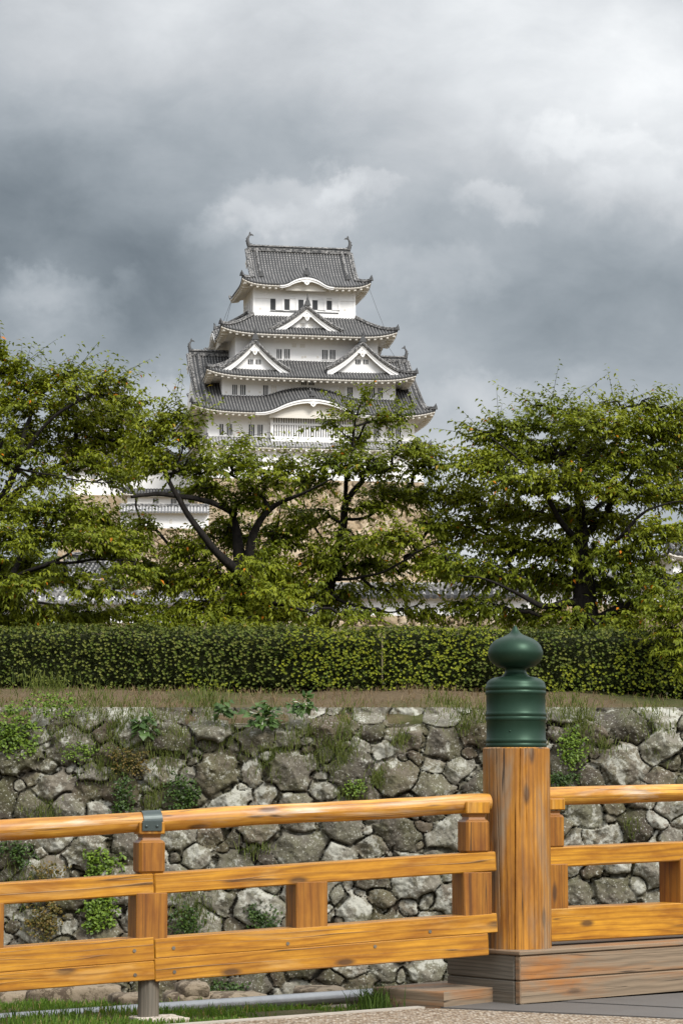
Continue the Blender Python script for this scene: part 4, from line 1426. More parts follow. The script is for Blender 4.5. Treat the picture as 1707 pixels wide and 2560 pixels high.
def eave_under(mb, T, Ea, Eo, zf, Wo, Wa, band=.24, drop=.20, nb=None, dent=True, rise=.25):
    """white band, rafter ends and soffit under an eave; mat 1"""
    a = np.linspace(-Ea + .06, Ea - .06, 81)
    z0 = zf(a[:, None], np.zeros((1, 1)))[:, 0] - drop
    oo = np.full_like(a, Eo - .05)
    g_in = np.clip((Ea - np.abs(a)) / max(Ea - Wa, .1), 0, 1)
    inn = Eo - np.minimum(Eo - Wo, (Eo - Wo) * g_in + .02)
    lines = [T(a, oo, z0), T(a, oo, z0 - band * .55), T(a, oo - .14, z0 - band * .55), T(a, oo - .14, z0 - band), T(a, oo - .34, z0 - band), T(a, inn, z0 - band + rise * g_in)]
    mb.grid(np.stack(lines, 1), 1, None, False)
    if dent:
        n = int(2 * Ea / .82)
        for k in range(n):
            ac = -Ea + .5 + (2 * Ea - 1.0) * k / max(n - 1, 1)
            zc = zf(np.array([[ac]]), np.zeros((1, 1)))[0, 0] - drop - band - .09
            lim = min(.9, max(.12, (Ea - abs(ac))))
            c0, c1 = T(np.array(ac), np.array(Eo - .22), np.array(zc)), T(np.array(ac), np.array(Eo - .22 - lim), np.array(zc + .1))
            mb.beam(c0, c1, .15, .12, 1, .01, uvo=0)


def hip(mb, pts_, r=.20, mat=2, orn=True):
    pts_ = np.asarray(pts_, float)
    up_ = pts_ + np.array((0, 0, .16))
    mb.tube(up_, r, 8, mat, uvo=0)
    mb.tube(up_ + np.array((0, 0, r * 1.15)), r * .55, 8, mat, uvo=0)
    if orn:
        onigawara(mb, pts_[0] + np.array((0, 0, .3)), pts_[0] - pts_[1], .34)


def onigawara(mb, c, d, s_, mat=3):
    """ridge-end tile: flared plate with a knob and a spike"""
    d = np.asarray(d, float).copy()
    d[2] = 0
    d /= np.linalg.norm(d) + 1e-9
    sd = np.array((-d[1], d[0], 0))
    out = [(-1, -.7), (-.75, -.2), (-.6, .35), (-.32, .8), (0, 1.0), (.32, .8), (.6, .35), (.75, -.2), (1, -.7)]
    poly = [np.asarray(c) + sd * x * s_ + np.array((0, 0, z * s_)) - d * .12 for x, z in out]
    mb.prism(poly, d * .26, mat)
    mb.tube([np.asarray(c) + np.array((0, 0, s_ * .9)), np.asarray(c) + np.array((0, 0, s_ * 1.5)) + d * s_ * .25], [s_ * .28, s_ * .16], 6, mat, uvo=0)


TM = lambda: [M['tile'], M['soffit'], M['ridge'], M['ornament'], M['plaster']]


def skirt(root, name, Wa, Wo, Ea, Eo, zt, ze, lift=.75, bumps=None, sides='flr', hr=.10, per=PER, dent=True, band=.24, concave=.25, wall_in=0.0, btop=.7):
    """hipped roof running round a storey: walls Wa x Wo (half sizes), eaves Ea x Eo"""
    bumps = bumps or {}
    b, un = MB(), MB()
    for sd in sides:
        T = side_T(sd)
        ea, eo, wa, wo = (Ea, Eo, Wa, Wo) if sd in 'fb' else (Eo, Ea, Wo, Wa)
        run = eo - wo
        def zf(a, i, ea=ea, run=run, sd=sd):
            t = np.clip(i / run, 0, 1.3)
            z = ze + (zt - ze) * ((1 - concave) * t + concave * t * t) + lift * np.clip(np.abs(a) / ea, 0, 1.02) ** 6 * np.clip(1 - t, 0, 1) ** .8
            if sd in bumps:
                c_, w_, h_ = bumps[sd]
                z = z + h_ * bumpf(a, c_, w_) * (1 - (1 - btop) * np.clip(t, 0, 1))
            return z
        ins = lambda a, ea=ea, wa=wa, run=run: np.clip((ea - np.abs(a)) / (ea - wa), 0, 1) * run + .001
        tiles(b, T, ea, eo, ins, zf, per=per, hr=hr)
        eave_under(un, T, ea, eo, zf, wo, wa, band=band, dent=dent and sd not in 'b')
        if sd in bumps:
            bargeboard_karahafu(un, b, T, eo, zf, bumps[sd], wo)
        if sd in 'fb':
            for s_ in (-1, 1):
                t = np.linspace(0, 1, 9)
                a = s_ * (ea - (ea - wa) * t)
                hp = T(a, eo - run * t, zf(a, run * t))
                hip(b, hp)
    o = b.build(name, TM(), root)
    un.F = [(f, m, s_) for f, m, s_ in un.F]
    un.build('eaves', TM(), o)
    return o


def bargeboard_karahafu(un, b, T, eo, zf, bump, wo):
    """thick white moulded board following the wave of a karahafu, with its pendant and a tympanum whose colour carries the shade"""
    c_, w_, h_ = bump
    a = np.linspace(c_ - w_ * 1.04, c_ + w_ * 1.04, 49)
    z = zf(a[:, None], np.zeros((1, 1)))[:, 0] - .18
    o1 = np.full_like(a, eo + .10)
    th = .34 + .16 * bumpf(a, c_, w_)
    lines = [T(a, o1 - .3, z), T(a, o1, z), T(a, o1, z - th * .45), T(a, o1 - .1, z - th * .45), T(a, o1 - .1, z - th), T(a, o1 - .5, z - th), T(a, o1 - .5, z)]
    un.grid(np.stack(lines, 1), 4, None, False)
    # tympanum behind
    base = z.min() - .5
    k = np.abs(a - c_) < w_ * .82
    poly = [T(np.array(x), np.array(eo - .75), np.array(zz - .3)) for x, zz in zip(a[k], z[k])]
    poly += [T(np.array(a[k][-1]), np.array(eo - .75), np.array(base)), T(np.array(a[k][0]), np.array(eo - .75), np.array(base))]
    un.prism(poly, T(np.array(0.), np.array(-.2), np.array(0.)) - T(np.array(0.), np.array(0.), np.array(0.)), 1)
    zc = zf(np.array([[c_]]), np.zeros((1, 1)))[0, 0] - .18
    gegyo(un, T, c_, eo + .06, zc - .62, .5, 1.5)
    onigawara(b, T(np.array(c_), np.array(eo - .35), np.array(zc + .75)), T(np.array(0.), np.array(1.), np.array(0.)) - T(np.array(0.), np.array(0.), np.array(0.)), .42)
    t = np.linspace(0, 1, 8)
    run = eo - wo
    hip(b, T(np.full_like(t, c_), eo - .3 - run * .95 * t, zf(np.full_like(t, c_), .3 + run * .95 * t) + .1), .17, 2, False)


def gegyo(mb, T, a, o, z, s_, asp=1.0, mat=4):
    """carved pendant under a gable: body with two scrolls"""
    out = [(-1.0, .25), (-.75, .05), (-.5, .05), (-.42, -.35), (-.2, -.62), (0, -.8), (.2, -.62), (.42, -.35), (.5, .05), (.75, .05), (1.0, .25), (.6, .45), (.25, .6), (0, .75), (-.25, .6), (-.6, .45)]
    poly = [T(np.array(a + x * s_ * asp), np.array(o), np.array(z + y * s_)) for x, y in out]
    mb.prism(poly, T(np.array(0.), np.array(-.12), np.array(0.)) - T(np.array(0.), np.array(0.), np.array(0.)), mat)
    c0 = T(np.array(a), np.array(o + .03), np.array(z + .05 * s_))
    dv = T(np.array(0.), np.array(1.), np.array(0.)) - T(np.array(0.), np.array(0.), np.array(0.))
    mb.tube([c0 - dv * .05, c0 + dv * .05], s_ * .22, 8, 1, smooth=False, uvo=0)


def irimoya(root, name, Ea, Eo, Ga, ze, zr, lift=.8, bumps=None, c1=.62, hr=.10, Wa=None, Wo=None, verge=.22, sidebump=None, gap_wall=.9, kudari=1.35, sides='flr', bfall=.62):
    """hip-and-gable roof, ridge along x of half length Ga"""
    bumps = bumps or {}
    b, un = MB(), MB()
    c2 = 1 - c1
    def prof(i):
        t = np.clip(i / Eo, 0, 1)
        return ze + (zr - ze) * (c1 * t + c2 * t * t)
    for sd in sides:
        T = side_T(sd)
        if sd in 'fb':
            def zf(a, i, sd=sd):
                z = prof(i) + lift * np.clip(np.abs(a) / Ea, 0, 1.02) ** 7 * np.clip(1 - i / (Eo * .35), 0, 1)
                if sd in bumps:
                    cc, ww, hh = bumps[sd]
                    z = z + hh * bumpf(a, cc, ww) * np.clip(1 - i / (Eo * bfall), 0, 1)
                return z
            ins = lambda a: np.where(np.abs(a) <= Ga, Eo, np.maximum(Ea - np.abs(a), .0) + .001)
            tiles(b, T, Ea, Eo, ins, zf, nt=20, hr=hr)
            eave_under(un, T, Ea, Eo, zf, Wo, Wa)
            if sd in bumps:
                bargeboard_karahafu(un, b, T, Eo, zf, bumps[sd], Wo)
            for s_ in (-1, 1):
                t = np.linspace(0, 1, 9)
                m = (Ea - Ga)
                a = s_ * (Ea - m * t)
                hip(b, T(a, Eo - m * t, zf(a, m * t)), .18)
                # descending ridge and verge
                ii = np.linspace(m * .9 + .5, Eo, 16)
                a = np.full_like(ii, s_ * (Ga - kudari))
                hip(b, T(a, Eo - ii, zf(a, ii) + .04), .21)
                ii = np.linspace(m - .05, Eo, 16)
                for off, rr in ((.0, verge), (-.34, verge * .8)):
                    a = np.full_like(ii, s_ * (Ga + off))
                    b.tube(T(a, Eo - ii, zf(a, ii) + .06), rr, 8, 2, uvo=0)
                # white bargeboard on the gable face
                ga = s_ * (Ga - .12)
                lo_, hi_ = prof(ii) - .75, prof(ii) - .16
                un.grid(np.stack([T(np.full_like(ii, ga), Eo - ii, hi_), T(np.full_like(ii, ga), Eo - ii, lo_), T(np.full_like(ii, ga - s_ * .25), Eo - ii, lo_)], 1), 4, None, False)
        else:
            m = Ea - Ga
            def zf(a, i):
                z = prof(i) + lift * np.clip(np.abs(a) / Eo, 0, 1.02) ** 7 * np.clip(1 - i / (Eo * .35), 0, 1)
                if sidebump:
                    z = z + sidebump[1] * bumpf(a, 0, sidebump[0]) * np.clip(1 - i / (m * 1.1), 0, 1)
                return z
            ins = lambda a: np.minimum(m + gap_wall, Eo - np.abs(a)) + .001
            tiles(b, T, Eo, Ea, ins, zf, nt=10, hr=hr)
            eave_under(un, T, Eo, Ea, zf, Wa, Wo)
            # gable wall
            s_ = -1 if sd == 'l' else 1
            yy = np.linspace(-(Eo - m), (Eo - m), 31)
            zt_ = prof(Eo - np.abs(yy)) - .2
            gx_ = s_ * (Ga - gap_wall + .1)
            zb_ = prof(np.array(m))
            un.grid(np.stack([np.stack([np.full_like(yy, gx_), yy, np.full_like(yy, zb_ - .3)], -1), np.stack([np.full_like(yy, gx_), yy, zt_], -1)], 1), 4, None, False)
            gegyo(un, T, 0.0, Ga + .02, zr - 1.9, .9)
    # main ridge
    for k, (hw, z0, z1) in enumerate(((.34, -.15, .30), (.26, .30, .52), (.38, .52, .60))):
        b.box((0, 0, zr + (z0 + z1) / 2), (Ga - .15, 0, 0), (0, hw, 0), (0, 0, (z1 - z0) / 2), 2 if k != 1 else 3, .03)
    b.tube([(-Ga + .1, 0, zr + .66), (Ga - .1, 0, zr + .66)], .15, 8, 2, uvo=0)
    o = b.build(name, TM(), root)
    un.build('eaves', TM(), o)
    return o


def shachi(root, parent_roof, c, s_, face):
    """fish ornament: head down on the ridge, body arched up, forked tail curling inwards (face = +1 towards +x)"""
    b = MB()
    path = [(-.10, .0), (-.22, .35), (-.30, .75), (-.26, 1.15), (-.08, 1.5), (.10, 1.72)]
    rr = [.30, .30, .25, .19, .13, .07]
    pt = [np.array(c) + np.array((face * x * s_, 0, z * s_)) for x, z in path]
    b.tube(pt, np.array(rr) * s_, 10, 0, uvo=0)
    for poly in ([(-.12, 1.45), (-.10, 1.80), (.02, 2.12), (.14, 1.98), (.16, 1.66), (.06, 1.5)], [(.0, 1.62), (.22, 1.80), (.46, 1.72), (.62, 1.46), (.40, 1.56), (.12, 1.5)],
                 [(-.28, .95), (-.62, .72), (-.66, .60), (-.42, .62), (-.34, .5)], [(-.36, 1.2), (-.56, 1.12), (-.50, .98), (-.34, .9)], [(.2, .0), (.46, .12), (.30, .34), (-.05, .3)]):
        b.prism([np.array(c) + np.array((face * x * s_, -.07 * s_, z * s_)) for x, z in poly], (0, .14 * s_, 0))
    b.build('fish_ornament', M['ornament'], parent_roof)


def wallbox(root, Wa, Wo, z0, z1, name='storey_wall', mat='plaster', cx=0.0, cy=0.0, flare=0.0):
    b = MB()
    c = [(-1, -1), (1, -1), (1, 1), (-1, 1)]
    lo_ = np.array([(cx + x * (Wa + flare), cy + y * (Wo + flare), z0) for x, y in c])
    hi_ = np.array([(cx + x * Wa, cy + y * Wo, z1) for x, y in c])
    for i in range(4):
        j = (i + 1) % 4
        b.add([lo_[i], lo_[j], hi_[j], hi_[i]], [[0, 1, 2, 3]])
    b.add(hi_, [[0, 1, 2, 3]])
    return b.build(name, M[mat], root)


def slit_window(root, parent, x, z, w_, h_, yf_, nbar=2, openw=True, side='f', frame=True, barw=.30):
    """recess with thick plaster bars, on the face y = -yf_"""
    T = side_T(side)
    b = MB()
    def bx(a, o, zc, ha, ho, hz_, m_):
        q0, q1 = T(np.array(a - ha), np.array(o - ho), np.array(zc - hz_)), T(np.array(a + ha), np.array(o + ho), np.array(zc + hz_))
        lo_, hi_ = np.minimum(q0, q1), np.maximum(q0, q1)
        hv = (hi_ - lo_) / 2
        b.box((lo_ + hi_) / 2, (hv[0], 0, 0), (0, hv[1], 0), (0, 0, hv[2]), m_, .005)
    bx(x, yf_, z, w_ / 2, .012, h_ / 2, 0)
    bw = w_ / (nbar * 2 + 1) * (barw / .30) * .5
    for k in range(nbar):
        xx = x - w_ / 2 + w_ * (2 * k + 2) / (2 * nbar + 2)
        bx(xx, yf_ + .03, z, bw * .52, .035, h_ / 2, 1)
    if frame:
        for s_ in (-1, 1):
            bx(x + s_ * (w_ / 2 + .05), yf_ + .03, z, .05, .045, h_ / 2 + .1, 1)
            bx(x, yf_ + .03, z + s_ * (h_ / 2 + .05), w_ / 2, .045, .05, 1)
    b.build('window', [M['dark'] if openw else M['soffit'], M['plaster']], parent)


def chidori(root, x0, hw, zb, za, yfr, ybk, name='gable', win=None, rf=.72):
    """triangular dormer gable: foot half width hw, foot height zb, apex za, front at y=-yfr, running back to y=-ybk"""
    b, un = MB(), MB()
    z_at = lambda q_: zb + (za - zb) * (.60 * (1 - q_ / hw) + .40 * (1 - q_ / hw) ** 2)
    n = max(3, int((yfr - ybk) / PER))
    for s_ in (-1, 1):
        a, hgt, ku = tile_cols((yfr - ybk) / 2)
        yy = -(yfr + ybk) / 2 + a
        q_ = np.linspace(0, hw, 12)
        Pt = np.stack(np.broadcast_arrays(x0 + s_ * q_[None, :], yy[:, None], z_at(q_)[None, :] + hgt[:, None] * .1), -1)
        b.grid(Pt, 0, np.stack(np.broadcast_arrays(ku[:, None], q_[None, :] * 1.2), -1), True)
        # verge: two rolls of tile, white bargeboard under
        q_ = np.linspace(0, hw, 14)
        for dy, rr, dz_ in ((.05, .20, .10), (-.32, .17, .14), (.10, .12, -.10)):
            b.tube(np.stack([x0 + s_ * q_, np.full_like(q_, -yfr - dy), z_at(q_) + dz_], -1), rr, 8, 2, uvo=0)
        wd = .62 + .24 * (q_ / hw)
        zt_ = z_at(q_) - .20
        xq = x0 + s_ * q_ * .985
        y1 = np.full_like(q_, -yfr)
        un.grid(np.stack([np.stack([xq, y1 + .3, zt_], -1), np.stack([xq, y1, zt_], -1), np.stack([xq, y1, zt_ - wd * .5], -1), np.stack([xq, y1 + .07, zt_ - wd * .5], -1),
                          np.stack([xq, y1 + .07, zt_ - wd], -1), np.stack([xq, y1 + .4, zt_ - wd], -1)], 1), 4, None, False)
        hip(b, np.stack([x0 + s_ * q_[::-1] * .99, np.full_like(q_, -yfr + .55), z_at(q_[::-1]) + .1], -1), .17, 2, False)
    # gable wall
    q_ = np.linspace(-hw * .9, hw * .9, 31)
    zt_ = z_at(np.abs(q_)) - .3
    un.grid(np.stack([np.stack([x0 + q_, np.full_like(q_, -yfr + .75), np.full_like(q_, zb - .6)], -1), np.stack([x0 + q_, np.full_like(q_, -yfr + .75), zt_], -1)], 1), 4, None, False)
    T = side_T('f')
    gegyo(un, T, x0, yfr + .06, za - 1.42, .62)
    b.tube([(x0, -yfr - .1, za + .22), (x0, -ybk, za + .22)], .22, 8, 2, uvo=0)
    b.tube([(x0, -yfr - .1, za + .48), (x0, -ybk, za + .48)], .14, 8, 2, uvo=0)
    onigawara(b, (x0, -yfr - .15, za + .5), (0, -1, 0), .50)
    b.tube([(x0, -yfr - .2, za + .9), (x0, -yfr - .25, za + 1.75)], [.10, .04], 6, 3, uvo=0)
    o = b.build(name, TM(), root)
    un.build('gable_face', TM(), o)
    if win:
        for wx_, w_, h_, zc, nb, op in win:
            slit_window(root, o, x0 + wx_, zc, w_, h_, yfr - .75, nb, op, frame=False)
    return o


KS = Site(-5.8, 322.0, 10.5)
K = KS.L
keep = thing('castle_keep', (KS.c[0], KS.c[1], 0), 'tall white plastered castle keep with stacked grey tiled roofs and fish ornaments on its ridge', 'castle', None, KS.psi)
H = {5: 4.7, 4: 6.6, 3: 8.5, 2: 10.4, 1: 11.4}            # half depths of the storeys
def hwid(ul, ur, yl, v=900):
    return (K(ur, v, -yl)[0] - K(ul, v, -yl)[0]) / 2
W = {5: hwid(632, 888, H[5]), 4: hwid(585, 941, H[4]), 3: hwid(552, 985, H[3]), 2: hwid(517, 1032, H[2]), 1: hwid(486, 1038, H[1])}
OV = {5: 1.8, 4: 2.25, 3: 2.35, 2: 2.35, 1: .85}
ztile = lambda v, yl: K(768, v, -yl)[1]
# roofs
r5_e, r5_r = ztile(712, H[5] + OV[5]), ztile(631, 0)
E5 = (W[5] + OV[5], H[5] + OV[5])
G5 = hwid(617, 879, 0, 625)
roof5 = irimoya(keep, 'top_roof', E5[0], E5[1], G5, r5_e, r5_r, .85, {'f': (0.0, 3.5, 1.15)}, .60, Wa=W[5], Wo=H[5])
shachi(keep, roof5, (-G5 + .45, 0, r5_r + .62), .92, 1)
shachi(keep, roof5, (G5 - .45, 0, r5_r + .62), .92, -1)
wallbox(keep, W[5], H[5], ztile(800, H[5]) - 1, r5_e + .6)
z4t, z4e = ztile(793, H[5]), ztile(834, H[4] + OV[4])
E4 = (W[4] + OV[4], H[4] + OV[4])
skirt(keep, 'skirt_roof', W[5], H[5], E4[0], E4[1], z4t, z4e, .85, {'l': (0.0, 3.3, 1.5), 'r': (0.0, 3.3, 1.5)})
wallbox(keep, W[4], H[4], ztile(912, H[4]) - 1, z4e + .7)
z3t, z3e = ztile(903, H[4]), ztile(942, H[3] + OV[3])
E3 = (W[3] + OV[3], H[3] + OV[3])
skirt(keep, 'skirt_roof', W[4], H[4], E3[0], E3[1], z3t, z3e, .85)
wallbox(keep, W[3], H[3], ztile(1000, H[3]) - 1, z3e + .7)
z2e, z2r = ztile(1031, H[2] + OV[2]), ztile(897, 0)
E2 = (W[2] + OV[2], H[2] + OV[2])
G2 = hwid(475, 1025, 0, 890)
cx2 = K(783, 1030, -E2[1])[0]
# slope so that the tiles meet the third storey wall where the photograph shows it
tw = (E2[1] - H[3]) / E2[1]
zj = ztile(994, H[3])
s_need = (zj - z2e) / (z2r - z2e)
c1_ = (s_need - tw * tw) / (tw - tw * tw)
roof2 = irimoya(keep, 'great_roof', E2[0], E2[1], G2, z2e, z2r, .85, {'f': (cx2, 7.3, 1.95)}, c1_, Wa=W[2], Wo=H[2], bfall=1.05)
shachi(keep, roof2, (-G2 + .45, 0, z2r + .62), .80, 1)
shachi(keep, roof2, (G2 - .45, 0, z2r + .62), .80, -1)
wallbox(keep, W[2], H[2], ztile(1100, H[2]) - 1, z2e + .6)
z1t, z1e = ztile(1097, H[2]), ztile(1117, H[1] + OV[1])
E1 = (W[1] + OV[1], H[1] + OV[1])
low_skirt = skirt(keep, 'skirt_roof', W[2], H[2], E1[0], E1[1], z1t, z1e, .35, hr=.09)
low_skirt.data.materials[0] = M['tile_pale']
wallbox(keep, W[1], H[1], ztile(1200, H[1]), z1e + .4)
# dormer gables
y4 = E4[1] - 1.0
xa, za = K(768, 767, -y4)
xl_, zb_ = K(676, 821, -y4)
xr_, _ = K(861, 825, -y4)
ga4 = chidori(keep, xa, (xr_ - xl_) / 2, zb_ - .1, za, y4, H[5] - .2, 'gable')
for du in (-10.5, 10.5):
    xx, zz = K(769 + du, 809, -y4)
    slit_window(keep, ga4, xx, zz, 12 * .0522, 8.5 * .0522, y4 - .75, 2, False, frame=False)
y3 = E3[1] - 1.1
for ua, uf0, uf1, va in ((638, 549, 727, 852), (906.5, 817, 996, 858)):
    xa, za = K(ua, va, -y3)
    x0_, zb_ = K(uf0, 921, -y3)
    x1_, _ = K(uf1, 921, -y3)
    gb = chidori(keep, xa, (x1_ - x0_) / 2, zb_ - .05, za, y3, H[4] - .2, 'gable')
    for du in (-9.5, 10.0):
        xx, zz = K(ua + du, 902.5, -y3)
        slit_window(keep, gb, xx, zz, 13 * .0520, 12.5 * .0520, y3 - .75, 2, True, frame=False)
# windows of the storeys: (u0, u1, v0, v1, bars, open)
def win(st, u0, u1, v0, v1, nb, op=True, frame=True):
    x0_, z0_ = K(u0, v1, -H[st])
    x1_, z1_ = K(u1, v0, -H[st])
    slit_window(keep, keep, (x0_ + x1_) / 2, (z0_ + z1_) / 2, x1_ - x0_, z1_ - z0_, H[st], nb, op, 'f', frame)
for u0 in (676, 711, 746, 781, 816.5):
    b = MB()
    x0_, z0_ = K(u0, 774.5, -H[5])
    x1_, z1_ = K(u0 + 12.5, 747, -H[5])
    b.box(((x0_ + x1_) / 2, -H[5], (z0_ + z1_) / 2), ((x1_ - x0_) / 2, 0, 0), (0, .015, 0), (0, 0, (z1_ - z0_) / 2), 0, .004)
    for k in (1, 2, 3):
        xx = x0_ + (x1_ - x0_) * k / 4
        b.box((xx, -H[5] - .02, (z0_ + z1_) / 2), (.022, 0, 0), (0, .02, 0), (0, 0, (z1_ - z0_) / 2), 1, .004)
    b.box((x1_ + .42, -H[5] - .04, (z0_ + z1_) / 2), (.38, 0, 0), (0, .04, 0), (0, 0, (z1_ - z0_) / 2 + .03), 2, .01)
    b.box((x1_ + .98, -H[5] - .06, (z0_ + z1_) / 2), (.15, 0, 0), (0, .06, 0), (0, 0, (z1_ - z0_) / 2 + .05), 2, .01)
    b.build('window', [M['dark'], M['ornament'], M['plaster']], keep)
b = MB()
x0_, z0_ = K(675.5, 777, -H[5])
x1_, _ = K(846, 777, -H[5])
b.box(((x0_ + x1_) / 2, -H[5] - .05, z0_), ((x1_ - x0_) / 2, 0, 0), (0, .05, 0), (0, 0, .05), 0, .01)
b.build('window_sill', M['ornament'], keep)
b = MB()
for uu, v0, v1 in ((668, 716, 738), (705, 716, 738), (740, 716, 738), (776, 716, 738), (812, 718, 740), (848, 720, 742), (635.5, 716, 792), (885, 722, 796)):
    xx, z1_ = K(uu, v0, -H[5])
    _, z0_ = K(uu, v1, -H[5])
    b.box((xx, -H[5] - .02, (z0_ + z1_) / 2), (.05 if v1 < 760 else .14, 0, 0), (0, .02, 0), (0, 0, (z1_ - z0_) / 2), 0, .006)
x0_, zz = K(634, 743, -H[5])
x1_, _ = K(887, 745, -H[5])
b.box((0, -H[5] - .04, zz), (W[5] - .02, 0, 0), (0, .04, 0), (0, 0, .11), 0, .01)
b.build('timber_band', M['plaster'], keep)
for u0, u1, v0, v1 in ((691.5, 704, 873, 897), (711, 724.5, 873, 897), (805, 818.5, 875, 899), (824.5, 838, 875, 899)):
    win(4, u0, u1, v0, v1, 2)
for u0, u1, v0, v1 in ((730, 741, 859, 868), (750, 762, 860, 869), (653, 667, 838.5, 844), (750, 782, 840, 847), (863, 877, 843, 849)):
    win(4, u0, u1, v0, v1, 3, v0 < 850, False)
for u0, u1, op in ((581, 593, 1), (601, 614, 1), (658, 670, 1), (678, 691, 0), (848, 860.5, 0), (868, 881, 1), (923, 936, 1), (944, 956, 1)):
    win(3, u0, u1, 962 + (u0 - 581) * .022, 987 + (u0 - 581) * .022, 2, bool(op))
win(3, 753, 766, 949, 962.5, 2)
win(3, 772, 785.5, 949.5, 963, 2)
for uc in (726.5, 745, 795, 813):
    win(3, uc - 2.6, uc + 2.6, 954, 959.5, 0, False)
for u0, u1 in ((549, 558.5), (567, 580), (622, 636), (644, 657), (912, 925), (934, 947), (969, 981), (988.5, 1001)):
    win(2, u0, u1, 1060 + (u0 - 549) * .02, 1088.5 + (u0 - 549) * .02, 1 if u0 == 549 else 2)
for u0, u1 in ((643, 655), (701, 711), (720, 734), (790, 803), (812, 824), (894, 907), (934, 945), (957, 968), (590, 602), (560, 571)):
    win(1, u0, u1, 1147, 1170, 2)
# small square loopholes
for st_, uu, vv in ((3, 566, 981), (3, 623, 979), (3, 650, 981), (3, 970, 985), (2, 587, 1086), (2, 614, 1086), (2, 665, 1087), (4, 763, 892), (4, 794, 893), (4, 756, 893), (5, 651, 771), (5, 862, 775)):
    xx, zz = K(uu, vv, -H[st_])
    b = MB()
    b.box((xx, -H[st_] - .01, zz), (.14, 0, 0), (0, .02, 0), (0, 0, .13), 0, .01)
    b.build('loophole', M['soffit'], keep)
# latticed bay under the great karahafu
yb = H[2] + .55
x0_, z0_ = K(677, 1099, -yb)
x1_, z1_ = K(889, 1026, -yb)
b = MB()
b.box(((x0_ + x1_) / 2, -H[2] - .2, (z0_ + z1_) / 2), ((x1_ - x0_) / 2, 0, 0), (0, .30, 0), (0, 0, (z1_ - z0_) / 2), 0, .02)
xd0, zd0 = K(682, 1090.5, -yb)
xd1, zd1 = K(884, 1034, -yb)
b.box(((xd0 + xd1) / 2, -H[2] - .50, (zd0 + zd1) / 2), ((xd1 - xd0) / 2, 0, 0), (0, .015, 0), (0, 0, (zd1 - zd0) / 2), 1, .004)
nb = 33
for k in range(nb + 1):
    xx = xd0 + (xd1 - xd0) * k / nb
    b.box((xx, -H[2] - .60, (zd0 + zd1) / 2), (.095, 0, 0), (0, .085, 0), (0, 0, (zd1 - zd0) / 2 + .02), 0, .01)
_, zm = K(780, 1062, -yb)
for zc, hh in ((zm, .13), (zd0 - .35, .33), (zd1 + .2, .2)):
    b.box(((x0_ + x1_) / 2, -H[2] - .615, zc), ((x1_ - x0_) / 2, 0, 0), (0, .10, 0), (0, 0, hh), 0, .01)
for xx in (x0_ + .1, x1_ - .1):
    b.box((xx, -H[2] - .61, (z0_ + z1_) / 2), (.16, 0, 0), (0, .11, 0), (0, 0, (z1_ - z0_) / 2 - .02), 0, .01)
b.build('lattice_bay', [M['plaster'], M['dark']], keep)
# curved brackets under the lowest eave and the side windows of the top storey
for k in range(14):
    xx = -W[1] + 1.2 + (2 * W[1] - 2.4) * k / 13
    b = MB()
    t = np.linspace(0, 1, 7)
    p = np.stack([np.full(7, xx), -H[1] - .05 - 1.0 * t ** 2.2, z1e - 2.0 + 1.5 * t ** .8], -1)
    b.tube(p, .13, 6, 0, uvo=0)
    b.build('bracket', M['plaster'], keep)
for yy in (-2.2, .2, 2.6):
    slit_window(keep, keep, -yy, (ztile(775, H[5]) + ztile(747, H[5])) / 2, 1.1, 1.5, W[5], 2, True, 'l')
# stays from the eaves corners
for (p0, p1) in (((-E5[0] + .3, E5[1] * .9, r5_e), (-E4[0] + .9, E4[1] * .55, z4e + .9)), ((-E5[0] + .1, E5[1] * .5, r5_e), (-E4[0] + 1.6, E4[1] * .2, z4e + 1.2)), ((E5[0] - .3, -E5[1] + .3, r5_e + .1), (E4[0] - 1.0, -E4[1] + 2.5, z4e + .9)),
                 ((E4[0] - 1.0, -E4[1] + 2.5, z4e - .6), (G2 - 1.5, -2, z2r - .5))):
    b = MB()
    b.tube([p0, (np.array(p0) + p1) / 2 + np.array((0, 0, -.15)), p1], .022, 4, uvo=0)
    b.build('stay_cable', M['ornament'], keep)
# stone base with its curved batter
zb1, zb0 = ztile(1200, H[1]), 24.0
b = MB()
t = np.linspace(0, 1, 14)
off = 5.2 * t ** 1.6
rings = np.array([[(sx_ * (W[1] + .1 + o), sy_ * (H[1] + .1 + o), zb1 + (zb0 - zb1) * q_) for sx_, sy_ in ((-1, -1), (1, -1), (1, 1), (-1, 1), (-1, -1))] for q_, o in zip(t, off)])
yfb = lambda x, z: -(H[1] + .1 + 5.2 * np.clip((zb1 - z) / (zb1 - zb0), 0, 1) ** 1.6)
sc_ = 2.6
fw = wall_face(-W[1] - 5.4, W[1] + 5.4, zb0, zb1, lambda x, z: np.zeros_like(x), .16, 41, sc=sc_, rubble=False)
V = fw.V[0]
h = -V[:, 1] * .45
tq = np.clip((zb1 - V[:, 2]) / (zb1 - zb0), 0, 1)
hw = W[1] + .1 + 5.2 * tq ** 1.6
V[:, 0] = V[:, 0] / (W[1] + 5.4) * hw
V[:, 1] = yfb(V[:, 0], V[:, 2]) - h
fw.grid(rings[:, 1:5] * np.array((.995, .995, 1)), 0, None, False)
fw.C[-1][:] = (.5, .4, 0, 1)
fw.grid(np.stack([rings[:, 4], rings[:, 3]], 1), 0, None, False)
fw.C[-1][:] = (.5, .4, 0, 1)
fw.grid(np.stack([rings[:, 0] * np.array((.997, .98, 1)), rings[:, 3]], 1), 0, None, False)
fw.C[-1][:] = (.5, .4, 0, 1)
fw.build('stone_base', M['beige_stone'], keep)

